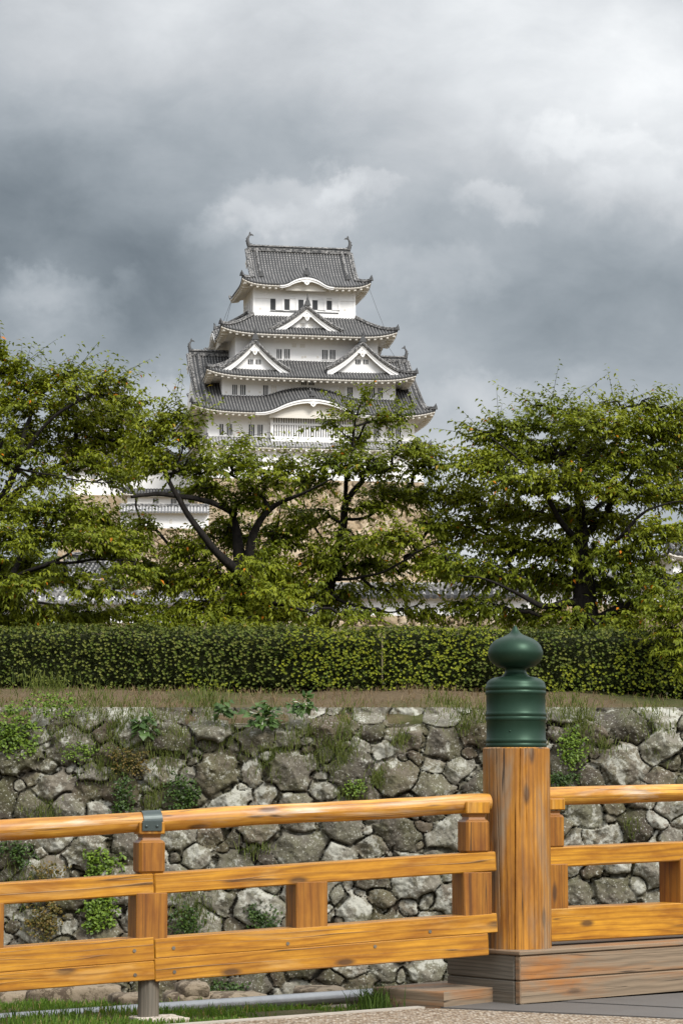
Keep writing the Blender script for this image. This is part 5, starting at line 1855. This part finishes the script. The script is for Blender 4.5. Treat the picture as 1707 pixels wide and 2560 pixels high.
# ------------------------------------------------------------------ smaller castle buildings
# lesser keep on the left, mostly behind the trees
LS = Site(*(P(262, 1100, 345.0)[:2]), 8)
les = thing('lesser_keep', (LS.c[0], LS.c[1], 0), 'smaller white tiled castle tower half hidden behind the left trees', 'castle tower', None, LS.psi)
s_ = 345 / F
zl = lambda v, yl=0: LS.L(262, v, yl)[1]
rf = irimoya(les, 'top_roof', 4.6, 4.4, 3.0, zl(1040, -4.4), zl(985), .5, None, .62, Wa=3.2, Wo=3.0, kudari=.8, gap_wall=.5)
shachi(les, rf, (2.7, 0, zl(985) + .6), .62, -1)
shachi(les, rf, (-2.7, 0, zl(985) + .6), .62, 1)
wallbox(les, 3.2, 3.0, zl(1090), zl(1038))
skirt(les, 'skirt_roof', 3.2, 3.0, 6.2, 6.0, zl(1082, -3), zl(1116, -6), .4)
wallbox(les, 4.6, 4.4, zl(1240, -4.4), zl(1110, -4.4))
for u0 in (229, 277):
    xx, zz = LS.L(u0 + 8, 1190, -4.4)
    slit_window(les, les, xx, zz, 16 * s_, 17 * s_, 4.4, 4, True, frame=True)
skirt(les, 'skirt_roof', 4.6, 4.4, 5.4, 5.2, zl(1152, -4.4), zl(1166, -5), .2, dent=False)
wallbox(les, 5.4, 5.2, zl(1420, -5.2), zl(1238, -5.2), 'stone_base', 'beige_stone', flare=1.5)

# gallery that joins it to the great keep
GS = Site(*(P(400, 1200, 318.0)[:2]), 6)
gal = thing('castle_gallery', (GS.c[0], GS.c[1], 0), 'low white gallery with barred windows between the lesser tower and the great keep', 'gallery', None, GS.psi)
zg = lambda v, yl=0: GS.L(400, v, yl)[1]
wallbox(gal, 4.3, 2.2, zg(1300, -2.2), zg(1165, -2.2))
skirt(gal, 'roof', .8, .1, 5.0, 3.0, zg(1130, 0), zg(1162, -3), .3)
skirt(gal, 'roof', 4.3, 2.2, 5.0, 3.0, zg(1222, -2.2), zg(1233, -3), .2, dent=False)
for u0 in (383, 428):
    xx, zz = GS.L(u0 + 7, 1255, -2.2)
    slit_window(gal, gal, xx, zz, .75, .95, 2.2, 3, True)

# roofed plaster walls
def plaster_wall(name, u0, u1, Y, vcap, veave, vfoot, label, psi=0.0, slots=(), mat='tile_pale', base_v=None):
    um = (u0 + u1) / 2
    st_ = Site(*(P(um, vfoot, Y)[:2]), psi)
    t = thing(name, (st_.c[0], st_.c[1], 0), label, 'plaster wall', 'plaster walls below the keep', st_.psi)
    xa, _ = st_.L(u0, vfoot, 0)
    xb, _ = st_.L(u1, vfoot, 0)
    zc, ze, zf_ = [st_.L(um, v, 0)[1] for v in (vcap, veave, vfoot)]
    ha = (xb - xa) / 2
    ov = max(.45, (zc - ze) * 1.1)
    b, un = MB(), MB()
    for sd in 'fb':
        T = side_T(sd)
        zf2 = lambda a, i: ze + (zc - ze) * (i / (ov + .25)) + 0 * a
        tiles(b, T, ha, ov + .25, lambda a: np.full_like(a, ov + .25), zf2, per=.36, nt=5, hr=.08)
    b.box((0, 0, zc + .06), (ha, 0, 0), (0, .16, 0), (0, 0, .14), 2, .02)
    b.tube([(-ha, 0, zc + .22), (ha, 0, zc + .22)], .11, 8, 2, uvo=0)
    mats = TM()
    mats[0] = M[mat]
    b.build('tile_cap', mats, t)
    un.box((0, 0, (ze + zf_) / 2 - .05), (ha - .1, 0, 0), (0, .25, 0), (0, 0, (ze - zf_) / 2 + .08), 0, .02)
    un.box((0, 0, ze - .08), (ha - .05, 0, 0), (0, ov * .75, 0), (0, 0, .10), 0, .02)
    un.build('plaster', M['plaster'], t)
    for uu in slots:
        xx, zz = st_.L(uu, veave + (vfoot - veave) * .55, 0)
        b = MB()
        b.box((xx, -.255, zz), (.14, 0, 0), (0, .03, 0), (0, 0, .22), 0, .01)
        b.build('loophole', M['soffit'], t)
    if base_v:
        zb_ = st_.L(um, base_v, 0)[1]
        fw = wall_face(-ha, ha, zb_, zf_, lambda x, z: -.45 - .18 * (zf_ - z) + 0 * x, .07, int(u0) % 97 + 3, sc=1.3, rubble=False)
        fw.box((0, .2, (zb_ + zf_) / 2 - .03), (ha, 0, 0), (0, .5, 0), (0, 0, (zf_ - zb_) / 2), 0, .01)
        fw.build('stone_base', M['beige_stone'], t)
    return t


plaster_wall('plaster_wall', 300, 524, 268, 1266, 1281, 1322, 'upper white plaster wall with pale tiled cap left of the keep stone base', 3, (362, 428), 'tile_pale', 1500)
plaster_wall('plaster_wall', 560, 1330, 122, 1472, 1490, 1541, 'long low white plaster wall with tiled cap on a rubble base right of the centre', -1, (), 'tile', 1600)
plaster_wall('plaster_wall', -60, 545, 128, 1490, 1505, 1562, 'low white plaster wall half hidden behind the leftmost trees', 2, (), 'tile_pale', 1620)
plaster_wall('plaster_wall', 1345, 1900, 126, 1448, 1464, 1512, 'low white plaster wall glimpsed behind the right cherry tree', -2, (), 'tile', 1600)

# corner turret at the lower left
TS = Site(*(P(225, 1500, 205.0)[:2]), -14)
tur = thing('corner_turret', (TS.c[0], TS.c[1], 0), 'white corner turret with two pale tiled roofs seen through the lower left branches', 'turret', None, TS.psi)
zt = lambda v, yl=0: TS.L(225, v, yl)[1]
irimoya(tur, 'top_roof', 3.0, 2.6, 2.2, zt(1440, -2.6), zt(1403), .3, None, .65, Wa=2.2, Wo=1.9, kudari=.5, gap_wall=.4)
wallbox(tur, 2.2, 1.9, zt(1500, -1.9), zt(1436, -1.9))
skirt(tur, 'skirt_roof', 2.2, 1.9, 3.6, 3.2, zt(1474, -1.9), zt(1490, -3.2), .2, dent=False)
wallbox(tur, 2.7, 2.4, zt(1580, -2.4), zt(1486, -2.4))
xx, zz = TS.L(231, 1462, -1.9)
slit_window(tur, tur, xx, zz, .9, .85, 1.9, 4, False)
# gatehouse roof glimpsed at the far right
FS = Site(*(P(1750, 1400, 190.0)[:2]), 12)
gate = thing('gatehouse', (FS.c[0], FS.c[1], 0), 'grey tiled gatehouse roof over white wall at the right edge behind branches', 'gatehouse', None, FS.psi)
zz_ = lambda v, yl=0: FS.L(1720, v, yl)[1]
irimoya(gate, 'roof', 3.6, 2.6, 2.9, zz_(1384, -2.6), zz_(1352), .3, None, .65, Wa=3.0, Wo=1.9, kudari=.5, gap_wall=.4)
wallbox(gate, 3.0, 1.9, zz_(1560, -1.9), zz_(1382, -1.9))

# ------------------------------------------------------------------ cherry trees
def grow_tree(name, label, limbs, blobs, seed, base_Y, density=1.0, leafsize=.097, cat='cherry tree', group='cherry trees behind the hedge', c_lo=(.029, .068, .007), c_hi=(.235, .258, .016), turned=.016, shoot=1.0):
    """limbs: list of polylines [(x, y, dY, r)...] on the 1568 px photograph, the first starts at the ground;
    blobs: (x, y, rx, ry[, dY]) masses of foliage. Twigs are grown from the limbs to points spread through the masses."""
    r_ = np.random.default_rng(seed)
    pos, par, rad_, plen = [], [], [], []
    def nearest(p):
        A_ = np.array(pos)
        return int(((A_ - p) ** 2).sum(1).argmin())
    for li, lb in enumerate(limbs):
        P3 = np.array([D(x, y, base_Y + dy) for x, y, dy, _ in lb])
        R3 = np.array([q_[3] for q_ in lb]) * np.interp([q_[3] for q_ in lb], [0, .04, .1, .16, .22, .3], [.42, .42, .52, .72, .88, .88])
        # resample with a little wander
        seg = np.concatenate([[0], np.cumsum(np.linalg.norm(np.diff(P3, axis=0), axis=1))])
        n = max(3, int(seg[-1] / .11))
        s = np.linspace(0, seg[-1], n)
        Q = np.stack([np.interp(s, seg, P3[:, k]) for k in range(3)], -1)
        k_ = np.array([.25, .5, .25])
        for _ in range(3):
            Q[1:-1] = Q[:-2] * .25 + Q[1:-1] * .5 + Q[2:] * .25
        Q[1:-1] += np.stack([.035 * fbm(s[1:-1] * 2.3 + seed * 3 + li * 7, s[1:-1] * 0 + k, 2, seed + k) for k in range(3)], -1)
        Rr = np.interp(s, seg, R3)
        prev = -1 if li == 0 else nearest(Q[0])
        for q_, r in zip(Q, Rr):
            plen.append(0 if prev < 0 else plen[prev] + np.linalg.norm(q_ - pos[prev]))
            pos.append(q_)
            par.append(prev)
            rad_.append(r)
            prev = len(pos) - 1
    nsk = len(pos)
    # points to reach
    pts_ = []
    for bl in blobs:
        x, y, rx, ry = bl[:4]
        dY = bl[4] if len(bl) > 4 else r_.uniform(-.9, .9)
        n = int(density * (rx * ry) / 35)
        c = D(x, y + (15 if seed == 7 else 7), base_Y + dY)
        sx_, sz_ = rx * 1.0887 * base_Y / F, ry * 1.0887 * base_Y / F
        v = rand_unit(n, r_) * (r_.uniform(0, 1, n) ** .42)[:, None]
        v[:, 2] = v[:, 2] * .72 + .22 * (1 - v[:, 0] ** 2)
        pts_.append(c + v * np.array((sx_, .75 * max(sx_, sz_), sz_)))
    pts_ = np.vstack(pts_)
    N = len(pts_)
    bf = .35
    A_, PL = np.array(pos), np.array(plen)
    ok_sk = np.ones(nsk, bool)
    dm = np.linalg.norm(pts_[:, None] - A_[None], axis=2) + bf * PL[None] * .25
    best, who = dm.min(1), dm.argmin(1)
    done = np.zeros(N, bool)
    tips = []
    for _ in range(N):
        i = int(np.where(done, 1e9, best).argmin())
        done[i] = True
        q_ = who[i]
        a, e = pos[q_], pts_[i]
        d = np.linalg.norm(e - a)
        m = max(1, int(d / .16))
        prev = q_
        for k in range(1, m + 1):
            t = k / m
            p = a + (e - a) * t
            if k < m:
                p = p + np.array((0, 0, .10 * d * math.sin(math.pi * t))) + r_.normal(size=3) * .018
            pos.append(p)
            par.append(prev)
            rad_.append(0)
            plen.append(plen[prev] + d / m)
            prev = len(pos) - 1
        tips.append(prev)
        dn = np.linalg.norm(pts_ - e, axis=1) + bf * plen[prev] * .25
        up_ = dn < best
        best[up_], who[up_] = dn[up_], prev
        if m > 2:
            mid = prev - m // 2
            dn = np.linalg.norm(pts_ - pos[mid], axis=1) + bf * plen[mid] * .25
            up_ = dn < best
            best[up_], who[up_] = dn[up_], mid
    pos, par = np.array(pos), np.array(par)
    cnt = np.zeros(len(pos))
    cnt[tips] = 1
    for i in range(len(pos) - 1, 0, -1):
        if par[i] >= 0:
            cnt[par[i]] += cnt[i]
    rr = np.where(cnt > 0, .0048 * np.maximum(cnt, 1) ** .42, .004)
    rr[:nsk] = np.maximum(rr[:nsk] * .7, np.array(rad_[:nsk]))
    # wood: one tapered piece per edge
    idx = np.where(par >= 0)[0]
    a, b_ = pos[par[idx]], pos[idx]
    ra = np.minimum(rr[par[idx]], rr[idx] * 1.6)
    ra[idx < nsk] = rr[par[idx[idx < nsk]]]
    first_sk = (par[idx] < nsk) & (idx < nsk)
    rb = rr[idx]
    d = b_ - a
    L_ = np.linalg.norm(d, axis=1)[:, None] + 1e-9
    d = d / L_
    a, b_ = a - d * ra[:, None] * .25, b_ + d * rb[:, None] * .25
    s1 = np.cross(d, np.where(np.abs(d[:, 2:3]) < .9, (0, 0, 1.0), (1.0, 0, 0)))
    s1 /= np.linalg.norm(s1, axis=1)[:, None]
    s2 = np.cross(d, s1)
    wood = MB()
    for sel, k in ((rb > .03, 12), ((rb <= .03) & (rb > .009), 6), (rb <= .009, 3)):
        if not sel.any():
            continue
        th = np.arange(k) * 2 * math.pi / k
        ring = s1[sel][:, None] * np.cos(th)[None, :, None] + s2[sel][:, None] * np.sin(th)[None, :, None]
        knob = 1 + (.10 * np.sin(th * 3 + 1.3) + .06 * np.sin(th * 5))[None, :, None] * (1 if k == 12 else 0)
        V = np.concatenate([a[sel][:, None] + ring * ra[sel][:, None, None] * knob, b_[sel][:, None] + ring * rb[sel][:, None, None] * knob], 1).reshape(-1, 3)
        i0 = np.arange(sel.sum())[:, None, None] * 2 * k
        j = np.arange(k)
        f = np.stack([j, (j + 1) % k, k + (j + 1) % k, k + j], -1)[None] + i0
        wood.add(V, f.reshape(-1, 4), 0, None, None, True)
    org_ = pos[0].copy()
    root = thing(name, org_, label, cat, group)
    # leaves: a drooping shoot at every tip, alternate leaves along it
    tips = np.array(tips)
    ctr = np.average(pos[:nsk], axis=0)
    dirv = pos[tips] - pos[par[tips]]
    dirv /= np.linalg.norm(dirv, axis=1)[:, None] + 1e-9
    outw = pos[tips] - ctr
    outw[:, 2] *= .4
    outw /= np.linalg.norm(outw, axis=1)[:, None] + 1e-9
    sh = dirv * .5 + outw * .7 + r_.normal(size=dirv.shape) * .45 + np.array((0, 0, .15))
    sh /= np.linalg.norm(sh, axis=1)[:, None]
    # long free shoots where nothing grows above
    tp = pos[tips]
    above = ((np.abs(tp[:, None, 0] - tp[None, :, 0]) < .28) & (tp[None, :, 2] > tp[:, None, 2] + .12)).sum(1)
    free = (above <= 3) & (r_.uniform(0, 1, len(tips)) < .42)
    sh[free] = sh[free] * .8 + np.array((0, -.05, .22)) + r_.normal(size=(free.sum(), 3)) * np.array((.45, .3, .22))
    sh /= np.linalg.norm(sh, axis=1)[:, None]
    nl = 15
    t = (np.arange(nl) + .5) / nl
    ls = r_.uniform(.22, .42, len(tips))[:, None, None] * shoot
    ls[free] *= r_.uniform(1.5, 2.7, (free.sum(), 1, 1))
    p = pos[tips][:, None] + sh[:, None] * (t[None, :, None] * 1.35 - .35) * ls + np.array((0, 0, -.06)) * (t[None, :, None] ** 2) * ls * 3
    side = np.cross(sh, (0, 0, 1.0))
    side /= np.linalg.norm(side, axis=1)[:, None] + 1e-9
    alt = np.where(np.arange(nl) % 2 == 0, 1, -1)[None, :, None]
    dl = sh[:, None] * .55 + side[:, None] * alt * .75 + np.array((0, 0, -.55)) + r_.normal(size=p.shape) * .28
    n = len(tips) * nl
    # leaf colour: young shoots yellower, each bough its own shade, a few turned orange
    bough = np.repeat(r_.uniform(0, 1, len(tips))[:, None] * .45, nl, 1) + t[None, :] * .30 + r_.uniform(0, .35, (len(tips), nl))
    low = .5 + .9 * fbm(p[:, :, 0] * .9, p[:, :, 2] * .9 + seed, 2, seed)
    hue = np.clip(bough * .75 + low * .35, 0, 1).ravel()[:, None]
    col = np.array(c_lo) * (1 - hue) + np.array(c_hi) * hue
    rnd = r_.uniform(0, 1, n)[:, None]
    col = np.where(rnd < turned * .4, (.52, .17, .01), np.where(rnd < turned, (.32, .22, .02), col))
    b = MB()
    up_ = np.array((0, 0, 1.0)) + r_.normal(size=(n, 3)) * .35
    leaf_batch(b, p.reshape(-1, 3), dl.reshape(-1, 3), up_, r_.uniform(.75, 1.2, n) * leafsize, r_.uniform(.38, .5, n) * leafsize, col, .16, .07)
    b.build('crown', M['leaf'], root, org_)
    for k in np.where(free)[0]:
        wood.tube(np.vstack([pos[tips[k]], p[k, 4], p[k, 8], p[k, 12]]), [.006, .005, .004, .002], 3, 0, False, True, 0)
    wood.build('trunk', M['bark'], root, org_)
    return root


# centre: thick forked trunk with a long limb to the left
grow_tree('cherry_tree', 'cherry tree with thick dark forked trunk and long limb leaning left, before the keep', [
    [(568, 1462, 0, .23), (566, 1400, 0, .21), (560, 1330, 0, .18), (548, 1240, .1, .13), (540, 1190, .2, .10), (505, 1143, .3, .07), (470, 1110, .5, .05)],
    [(560, 1330, 0, .14), (583, 1210, -.2, .11), (617, 1169, -.3, .09), (663, 1142, -.4, .075), (702, 1131, -.6, .05), (760, 1100, -.9, .03)],
    [(617, 1169, -.3, .085), (593, 1129, -.2, .07), (565, 1104, -.1, .05), (520, 1085, .2, .03), (480, 1070, .3, .02)],
    [(560, 1345, 0, .15), (540, 1310, -.4, .13), (495, 1267, -.7, .11), (455, 1215, -.9, .095), (418, 1160, -1.0, .085), (390, 1115, -1.0, .06), (372, 1060, -.9, .04), (352, 1015, -.8, .025)],
    [(540, 1180, .1, .09), (480, 1150, -.5, .085), (420, 1137, -.9, .08), (350, 1132, -1.2, .07), (303, 1141, -1.4, .062)],
    [(390, 1100, -1.0, .04), (412, 1060, -1.1, .03), (428, 1000, -1.2, .02)],
    [(566, 1400, 0, .12), (610, 1380, -.5, .09), (660, 1392, -.9, .06), (705, 1405, -1.2, .035)],
    [(560, 1420, 0, .10), (500, 1400, .4, .07), (430, 1400, .7, .05), (345, 1425, .9, .03)],
    [(575, 1300, 0, .08), (610, 1255, .5, .06), (640, 1215, .8, .04), (645, 1160, .9, .025)],
  ], [(455, 1075, 62, 38), (530, 1062, 75, 40), (478, 1120, 60, 35), (600, 1105, 60, 40), (560, 1150, 60, 40), (520, 1225, 70, 55), (440, 1262, 60, 45), (640, 1235, 75, 50), (600, 1290, 60, 45),
      (500, 1330, 90, 55), (640, 1330, 80, 45), (560, 1385, 100, 45), (450, 1400, 95, 35), (380, 1330, 60, 45), (655, 1070, 40, 28), (340, 1200, 35, 25), (350, 1000, 60, 38, -.8), (410, 960, 55, 30, -.9), (440, 1010, 45, 30, -1), (300, 1080, 40, 25), (370, 1065, 50, 40, -1),
      (470, 945, 18, 10, -1), (585, 1290, 34, 26, -.9), (640, 1410, 60, 22), (400, 1425, 50, 18), (560, 1010, 26, 16), (560, 1425, 70, 24, -1.0), (480, 1420, 60, 22, -.9), (620, 1360, 46, 30, -1.1)], 3, 39.0)
# second trunk with a pruned stub
grow_tree('cherry_tree', 'slender cherry tree with a sawn off stub and a tall central leader', [
    [(745, 1462, .6, .16), (752, 1380, .6, .15), (766, 1290, .5, .13), (789, 1215, .4, .115), (791, 1152, .3, .105), (806, 1130, .3, .10), (832, 1105, .2, .085)],
    [(791, 1150, .3, .05), (797, 1090, .0, .045), (810, 1030, -.1, .038), (816, 960, -.2, .03), (838, 905, -.2, .018), (845, 875, -.2, .01)],
    [(789, 1190, .4, .06), (850, 1190, .8, .05), (905, 1120, 1.0, .04), (950, 1060, 1.2, .028), (990, 1010, 1.3, .016)],
    [(760, 1330, .5, .07), (830, 1330, -.2, .055), (890, 1310, -.5, .045), (950, 1270, -.7, .035), (1000, 1245, -.9, .02)],
    [(755, 1370, .5, .07), (820, 1395, .1, .05), (900, 1410, -.2, .035), (970, 1385, -.4, .02)],
    [(770, 1275, .5, .06), (725, 1215, .9, .045), (700, 1160, 1.1, .03), (690, 1110, 1.2, .02)],
    [(806, 1010, -.1, .025), (770, 970, -.4, .018), (745, 960, -.5, .01)],
    [(813, 980, -.1, .022), (860, 965, .2, .016), (920, 950, .4, .01)],
  ], [(842, 905, 13, 32, -.2), (808, 945, 26, 26, -.2), (765, 968, 40, 18, -.4), (872, 962, 52, 22, .2), (925, 950, 32, 14, .4), (810, 1010, 36, 36), (770, 1065, 70, 38), (850, 1075, 70, 42), (930, 1030, 48, 35), (975, 1065, 55, 50),
      (720, 1110, 55, 38), (900, 1130, 70, 40), (850, 1165, 50, 35), (965, 1140, 50, 40), (715, 1185, 70, 38), (800, 1245, 100, 42), (900, 1235, 65, 40), (960, 1285, 55, 40), (740, 1290, 80, 40), (850, 1300, 75, 35),
      (700, 1360, 70, 42), (790, 1362, 60, 35), (910, 1345, 60, 24), (960, 1400, 60, 22), (760, 1410, 50, 22), (990, 1200, 45, 40), (680, 1405, 70, 26, -.9), (830, 1405, 60, 18, -.8)], 5, 39.4, .95)
# the great right tree
grow_tree('cherry_tree', 'broad domed cherry tree with a low heavy limb rising to the right', [
    [(1345, 1470, 0, .25), (1345, 1420, 0, .24), (1340, 1330, 0, .20), (1330, 1270, .1, .17), (1335, 1190, .1, .14), (1322, 1115, .1, .10), (1335, 1060, 0, .07), (1380, 1010, -.1, .05), (1430, 960, -.2, .03), (1475, 920, -.2, .015)],
    [(1350, 1440, 0, .14), (1395, 1410, -.1, .125), (1450, 1383, -.2, .11), (1500, 1358, -.3, .095), (1560, 1320, -.4, .085), (1620, 1270, -.4, .05)],
    [(1333, 1250, .1, .11), (1285, 1200, -.4, .09), (1262, 1150, -.6, .075), (1230, 1090, -.8, .06), (1175, 1040, -1.0, .04), (1120, 1000, -1.1, .02)],
    [(1335, 1200, .1, .09), (1400, 1140, .5, .075), (1450, 1080, .7, .06), (1510, 1035, .8, .045), (1580, 1010, .8, .03)],
    [(1322, 1120, .1, .06), (1285, 1060, .4, .05), (1260, 1000, .6, .035), (1290, 930, .6, .018), (1320, 890, .5, .008)],
    [(1340, 1380, 0, .12), (1240, 1395, -.5, .09), (1180, 1360, -.8, .06), (1120, 1330, -1.0, .045), (1050, 1320, -1.1, .025)],
    [(1340, 1300, 0, .10), (1260, 1280, .6, .07), (1180, 1230, .9, .05), (1090, 1190, 1.0, .03), (1030, 1180, 1.1, .015)],
    [(1345, 1290, .1, .09), (1420, 1235, -.5, .07), (1480, 1170, -.7, .055), (1550, 1150, -.8, .035), (1600, 1160, -.8, .02)],
    [(1345, 1330, 0, .10), (1430, 1270, .6, .08), (1510, 1215, .9, .06), (1600, 1190, 1.0, .04)],
  ], [(1110, 985, 52, 26), (1165, 975, 50, 30), (1255, 925, 42, 18), (1240, 960, 70, 28), (1330, 940, 60, 22), (1350, 970, 90, 35), (1410, 918, 40, 16, -.2), (1470, 925, 42, 22, -.2), (1500, 905, 26, 10, -.2), (1550, 935, 55, 28), (1290, 900, 36, 9, .5), (1450, 975, 95, 42), (1540, 990, 80, 45),
      (1190, 1030, 95, 45), (1310, 1030, 110, 55), (1430, 1045, 110, 55), (1545, 1060, 80, 55), (1110, 1060, 70, 48), (1220, 1095, 100, 48), (1340, 1105, 100, 50), (1465, 1120, 90, 45), (1560, 1130, 60, 40), (1075, 1130, 70, 45), (1160, 1165, 90, 45),
      (1270, 1175, 100, 50), (1390, 1190, 90, 45), (1500, 1215, 75, 38), (1590, 1220, 50, 40), (1060, 1210, 70, 48), (1180, 1240, 100, 45), (1300, 1250, 90, 45), (1420, 1270, 80, 42), (1040, 1290, 70, 45), (1140, 1310, 95, 45), (1250, 1320, 90, 45), (1370, 1335, 80, 40), (1480, 1310, 70, 38),
      (1100, 1385, 90, 32), (1200, 1400, 70, 28), (1300, 1400, 70, 32), (1440, 1390, 50, 28), (1400, 1425, 70, 24), (1420, 1415, 60, 22, -.8), (1500, 1370, 60, 26, -.8), (1260, 1435, 60, 18), (1610, 1300, 50, 50)], 7, 39.2, 1.0)
# overhanging branches at the right edge, nearer
grow_tree('cherry_tree', 'drooping cherry tree branches hanging over the hedge at the right edge', [
    [(1720, 1500, 0, .16), (1715, 1420, -.2, .15), (1690, 1340, -.9, .11), (1640, 1330, -1.7, .07), (1590, 1360, -2.3, .045), (1555, 1400, -2.7, .02)],
    [(1640, 1330, -1.7, .05), (1620, 1400, -2.4, .03), (1585, 1460, -2.8, .016), (1550, 1520, -2.9, .008), (1515, 1558, -2.9, .005)],
    [(1590, 1360, -2.3, .02), (1575, 1450, -2.8, .01), (1535, 1530, -2.9, .006), (1505, 1545, -2.9, .004)],
  ], [(1545, 1365, 36, 24, -2.6), (1570, 1410, 40, 34, -2.7), (1540, 1445, 30, 24, -2.8), (1560, 1490, 24, 24, -2.9), (1522, 1405, 26, 18, -2.7), (1640, 1380, 60, 40, -2.0), (1690, 1330, 60, 50, -1.2), (1505, 1330, 30, 18, -2.2), (1550, 1525, 14, 12, -2.9)], 13, 37.6, .95)
# big left tree
grow_tree('cherry_tree', 'tall cherry tree reaching in at the upper left with dark rising limbs', [
    [(-70, 1475, 0, .27), (-66, 1400, 0, .25), (-52, 1290, 0, .21), (-25, 1200, 0, .17), (30, 1140, .1, .13), (90, 1095, .2, .10), (150, 1060, .3, .07), (215, 1030, .4, .05), (290, 990, .5, .028)],
    [(-25, 1200, 0, .13), (10, 1130, -.3, .11), (45, 1060, -.4, .09), (85, 1000, -.5, .065), (130, 950, -.6, .045), (190, 915, -.6, .028), (270, 880, -.6, .012)],
    [(-40, 1250, 0, .14), (-35, 1120, .4, .11), (-20, 1000, .6, .08), (10, 900, .7, .045), (5, 810, .7, .015)],
    [(40, 1075, -.4, .05), (110, 1090, -.8, .04), (190, 1110, -1.0, .03), (270, 1105, -1.1, .015)],
    [(45, 1060, -.4, .06), (60, 980, .1, .045), (100, 900, .3, .03), (150, 860, .4, .015)],
  ], [(4, 800, 22, 36, .7), (20, 850, 42, 40, .6), (70, 880, 50, 40, .4), (50, 835, 30, 18, .5), (130, 872, 60, 32, .3), (170, 850, 40, 18, .3), (235, 868, 58, 20, -.5), (285, 872, 34, 14, -.6), (200, 905, 80, 35), (110, 930, 80, 40), (30, 930, 60, 45), (300, 915, 46, 18, -.4), (260, 945, 75, 32), (170, 965, 80, 36), (70, 995, 80, 42),
      (320, 965, 50, 22, .4), (230, 1005, 90, 34), (130, 1030, 90, 38), (20, 1050, 60, 50), (300, 1030, 70, 34), (200, 1065, 80, 30), (90, 1090, 60, 30), (260, 1095, 50, 22), (-20, 960, 50, 60), (-30, 1100, 40, 60)], 17, 39.6, .88)
# lower tree at the left, nearer
grow_tree('cherry_tree', 'low spreading cherry tree with thin grey branches at the lower left', [
    [(-40, 1480, 0, .17), (-25, 1420, 0, .15), (8, 1352, 0, .11), (40, 1320, -.1, .075), (110, 1295, -.2, .058), (160, 1275, -.3, .045), (190, 1245, -.4, .032), (205, 1210, -.4, .02)],
    [(8, 1352, 0, .07), (45, 1300, .3, .055), (52, 1260, .4, .042), (30, 1220, .5, .028), (20, 1180, .5, .018)],
    [(110, 1295, -.2, .035), (170, 1290, -.5, .028), (240, 1285, -.7, .02), (310, 1290, -.8, .012)],
    [(52, 1262, .4, .03), (95, 1240, .2, .026), (130, 1190, .1, .02), (135, 1150, .1, .012)],
    [(-20, 1400, 0, .09), (60, 1385, .4, .06), (140, 1390, .7, .04), (220, 1400, .9, .02)],
  ], [(55, 1175, 70, 38), (140, 1165, 70, 40), (215, 1185, 60, 32), (30, 1235, 55, 40), (110, 1225, 80, 40), (200, 1235, 80, 34), (270, 1215, 50, 22), (60, 1300, 60, 32), (150, 1320, 60, 20), (250, 1265, 70, 28), (310, 1240, 45, 20), (290, 1310, 60, 22), (340, 1290, 40, 20),
      (30, 1375, 70, 38), (60, 1420, 95, 34), (140, 1405, 90, 30), (230, 1410, 80, 22), (310, 1390, 60, 22), (-20, 1300, 40, 50), (210, 1350, 70, 22), (60, 1345, 60, 25), (340, 1420, 60, 22)], 19, 38.2, 1.05)

# darker trees on the castle hill, glimpsed between the cherries
for k, (cx_, cy_, Yk, wx_, hy_, lb) in enumerate((
        (70, 1285, 150, 80, 70, 'dark evergreen tree on the castle hill behind the lower left branches'),
        (265, 1345, 165, 70, 40, 'rounded dark green tree beside the corner turret'),
        (395, 1325, 240, 45, 32, 'small dark tree in front of the keep stone base, left of the forked trunk'),
        (1080, 1345, 150, 60, 45, 'olive green tree on the slope right of the keep stone base'),
        (1285, 1345, 150, 80, 50, 'dense tree on the slope behind the big domed cherry tree'),
        (1500, 1395, 140, 90, 40, 'dark bushy tree behind the low heavy limb at the right'))):
    foot = cy_ + hy_ + 60
    grow_tree('hill_tree', lb, [[(cx_, foot, 0, .5), (cx_ + 3, cy_ + hy_ * .4, 0, .35), (cx_, cy_ - hy_ * .3, 0, .15)]],
              [(cx_, cy_, wx_ * .7, hy_), (cx_ - wx_ * .5, cy_ + hy_ * .4, wx_ * .5, hy_ * .6), (cx_ + wx_ * .5, cy_ + hy_ * .35, wx_ * .5, hy_ * .6), (cx_, cy_ + hy_ * .6, wx_, hy_ * .4)],
              60 + k, Yk, .6, .42, 'tree', 'trees on the castle hill', (.018, .034, .008), (.085, .105, .022), 0, 2.6)
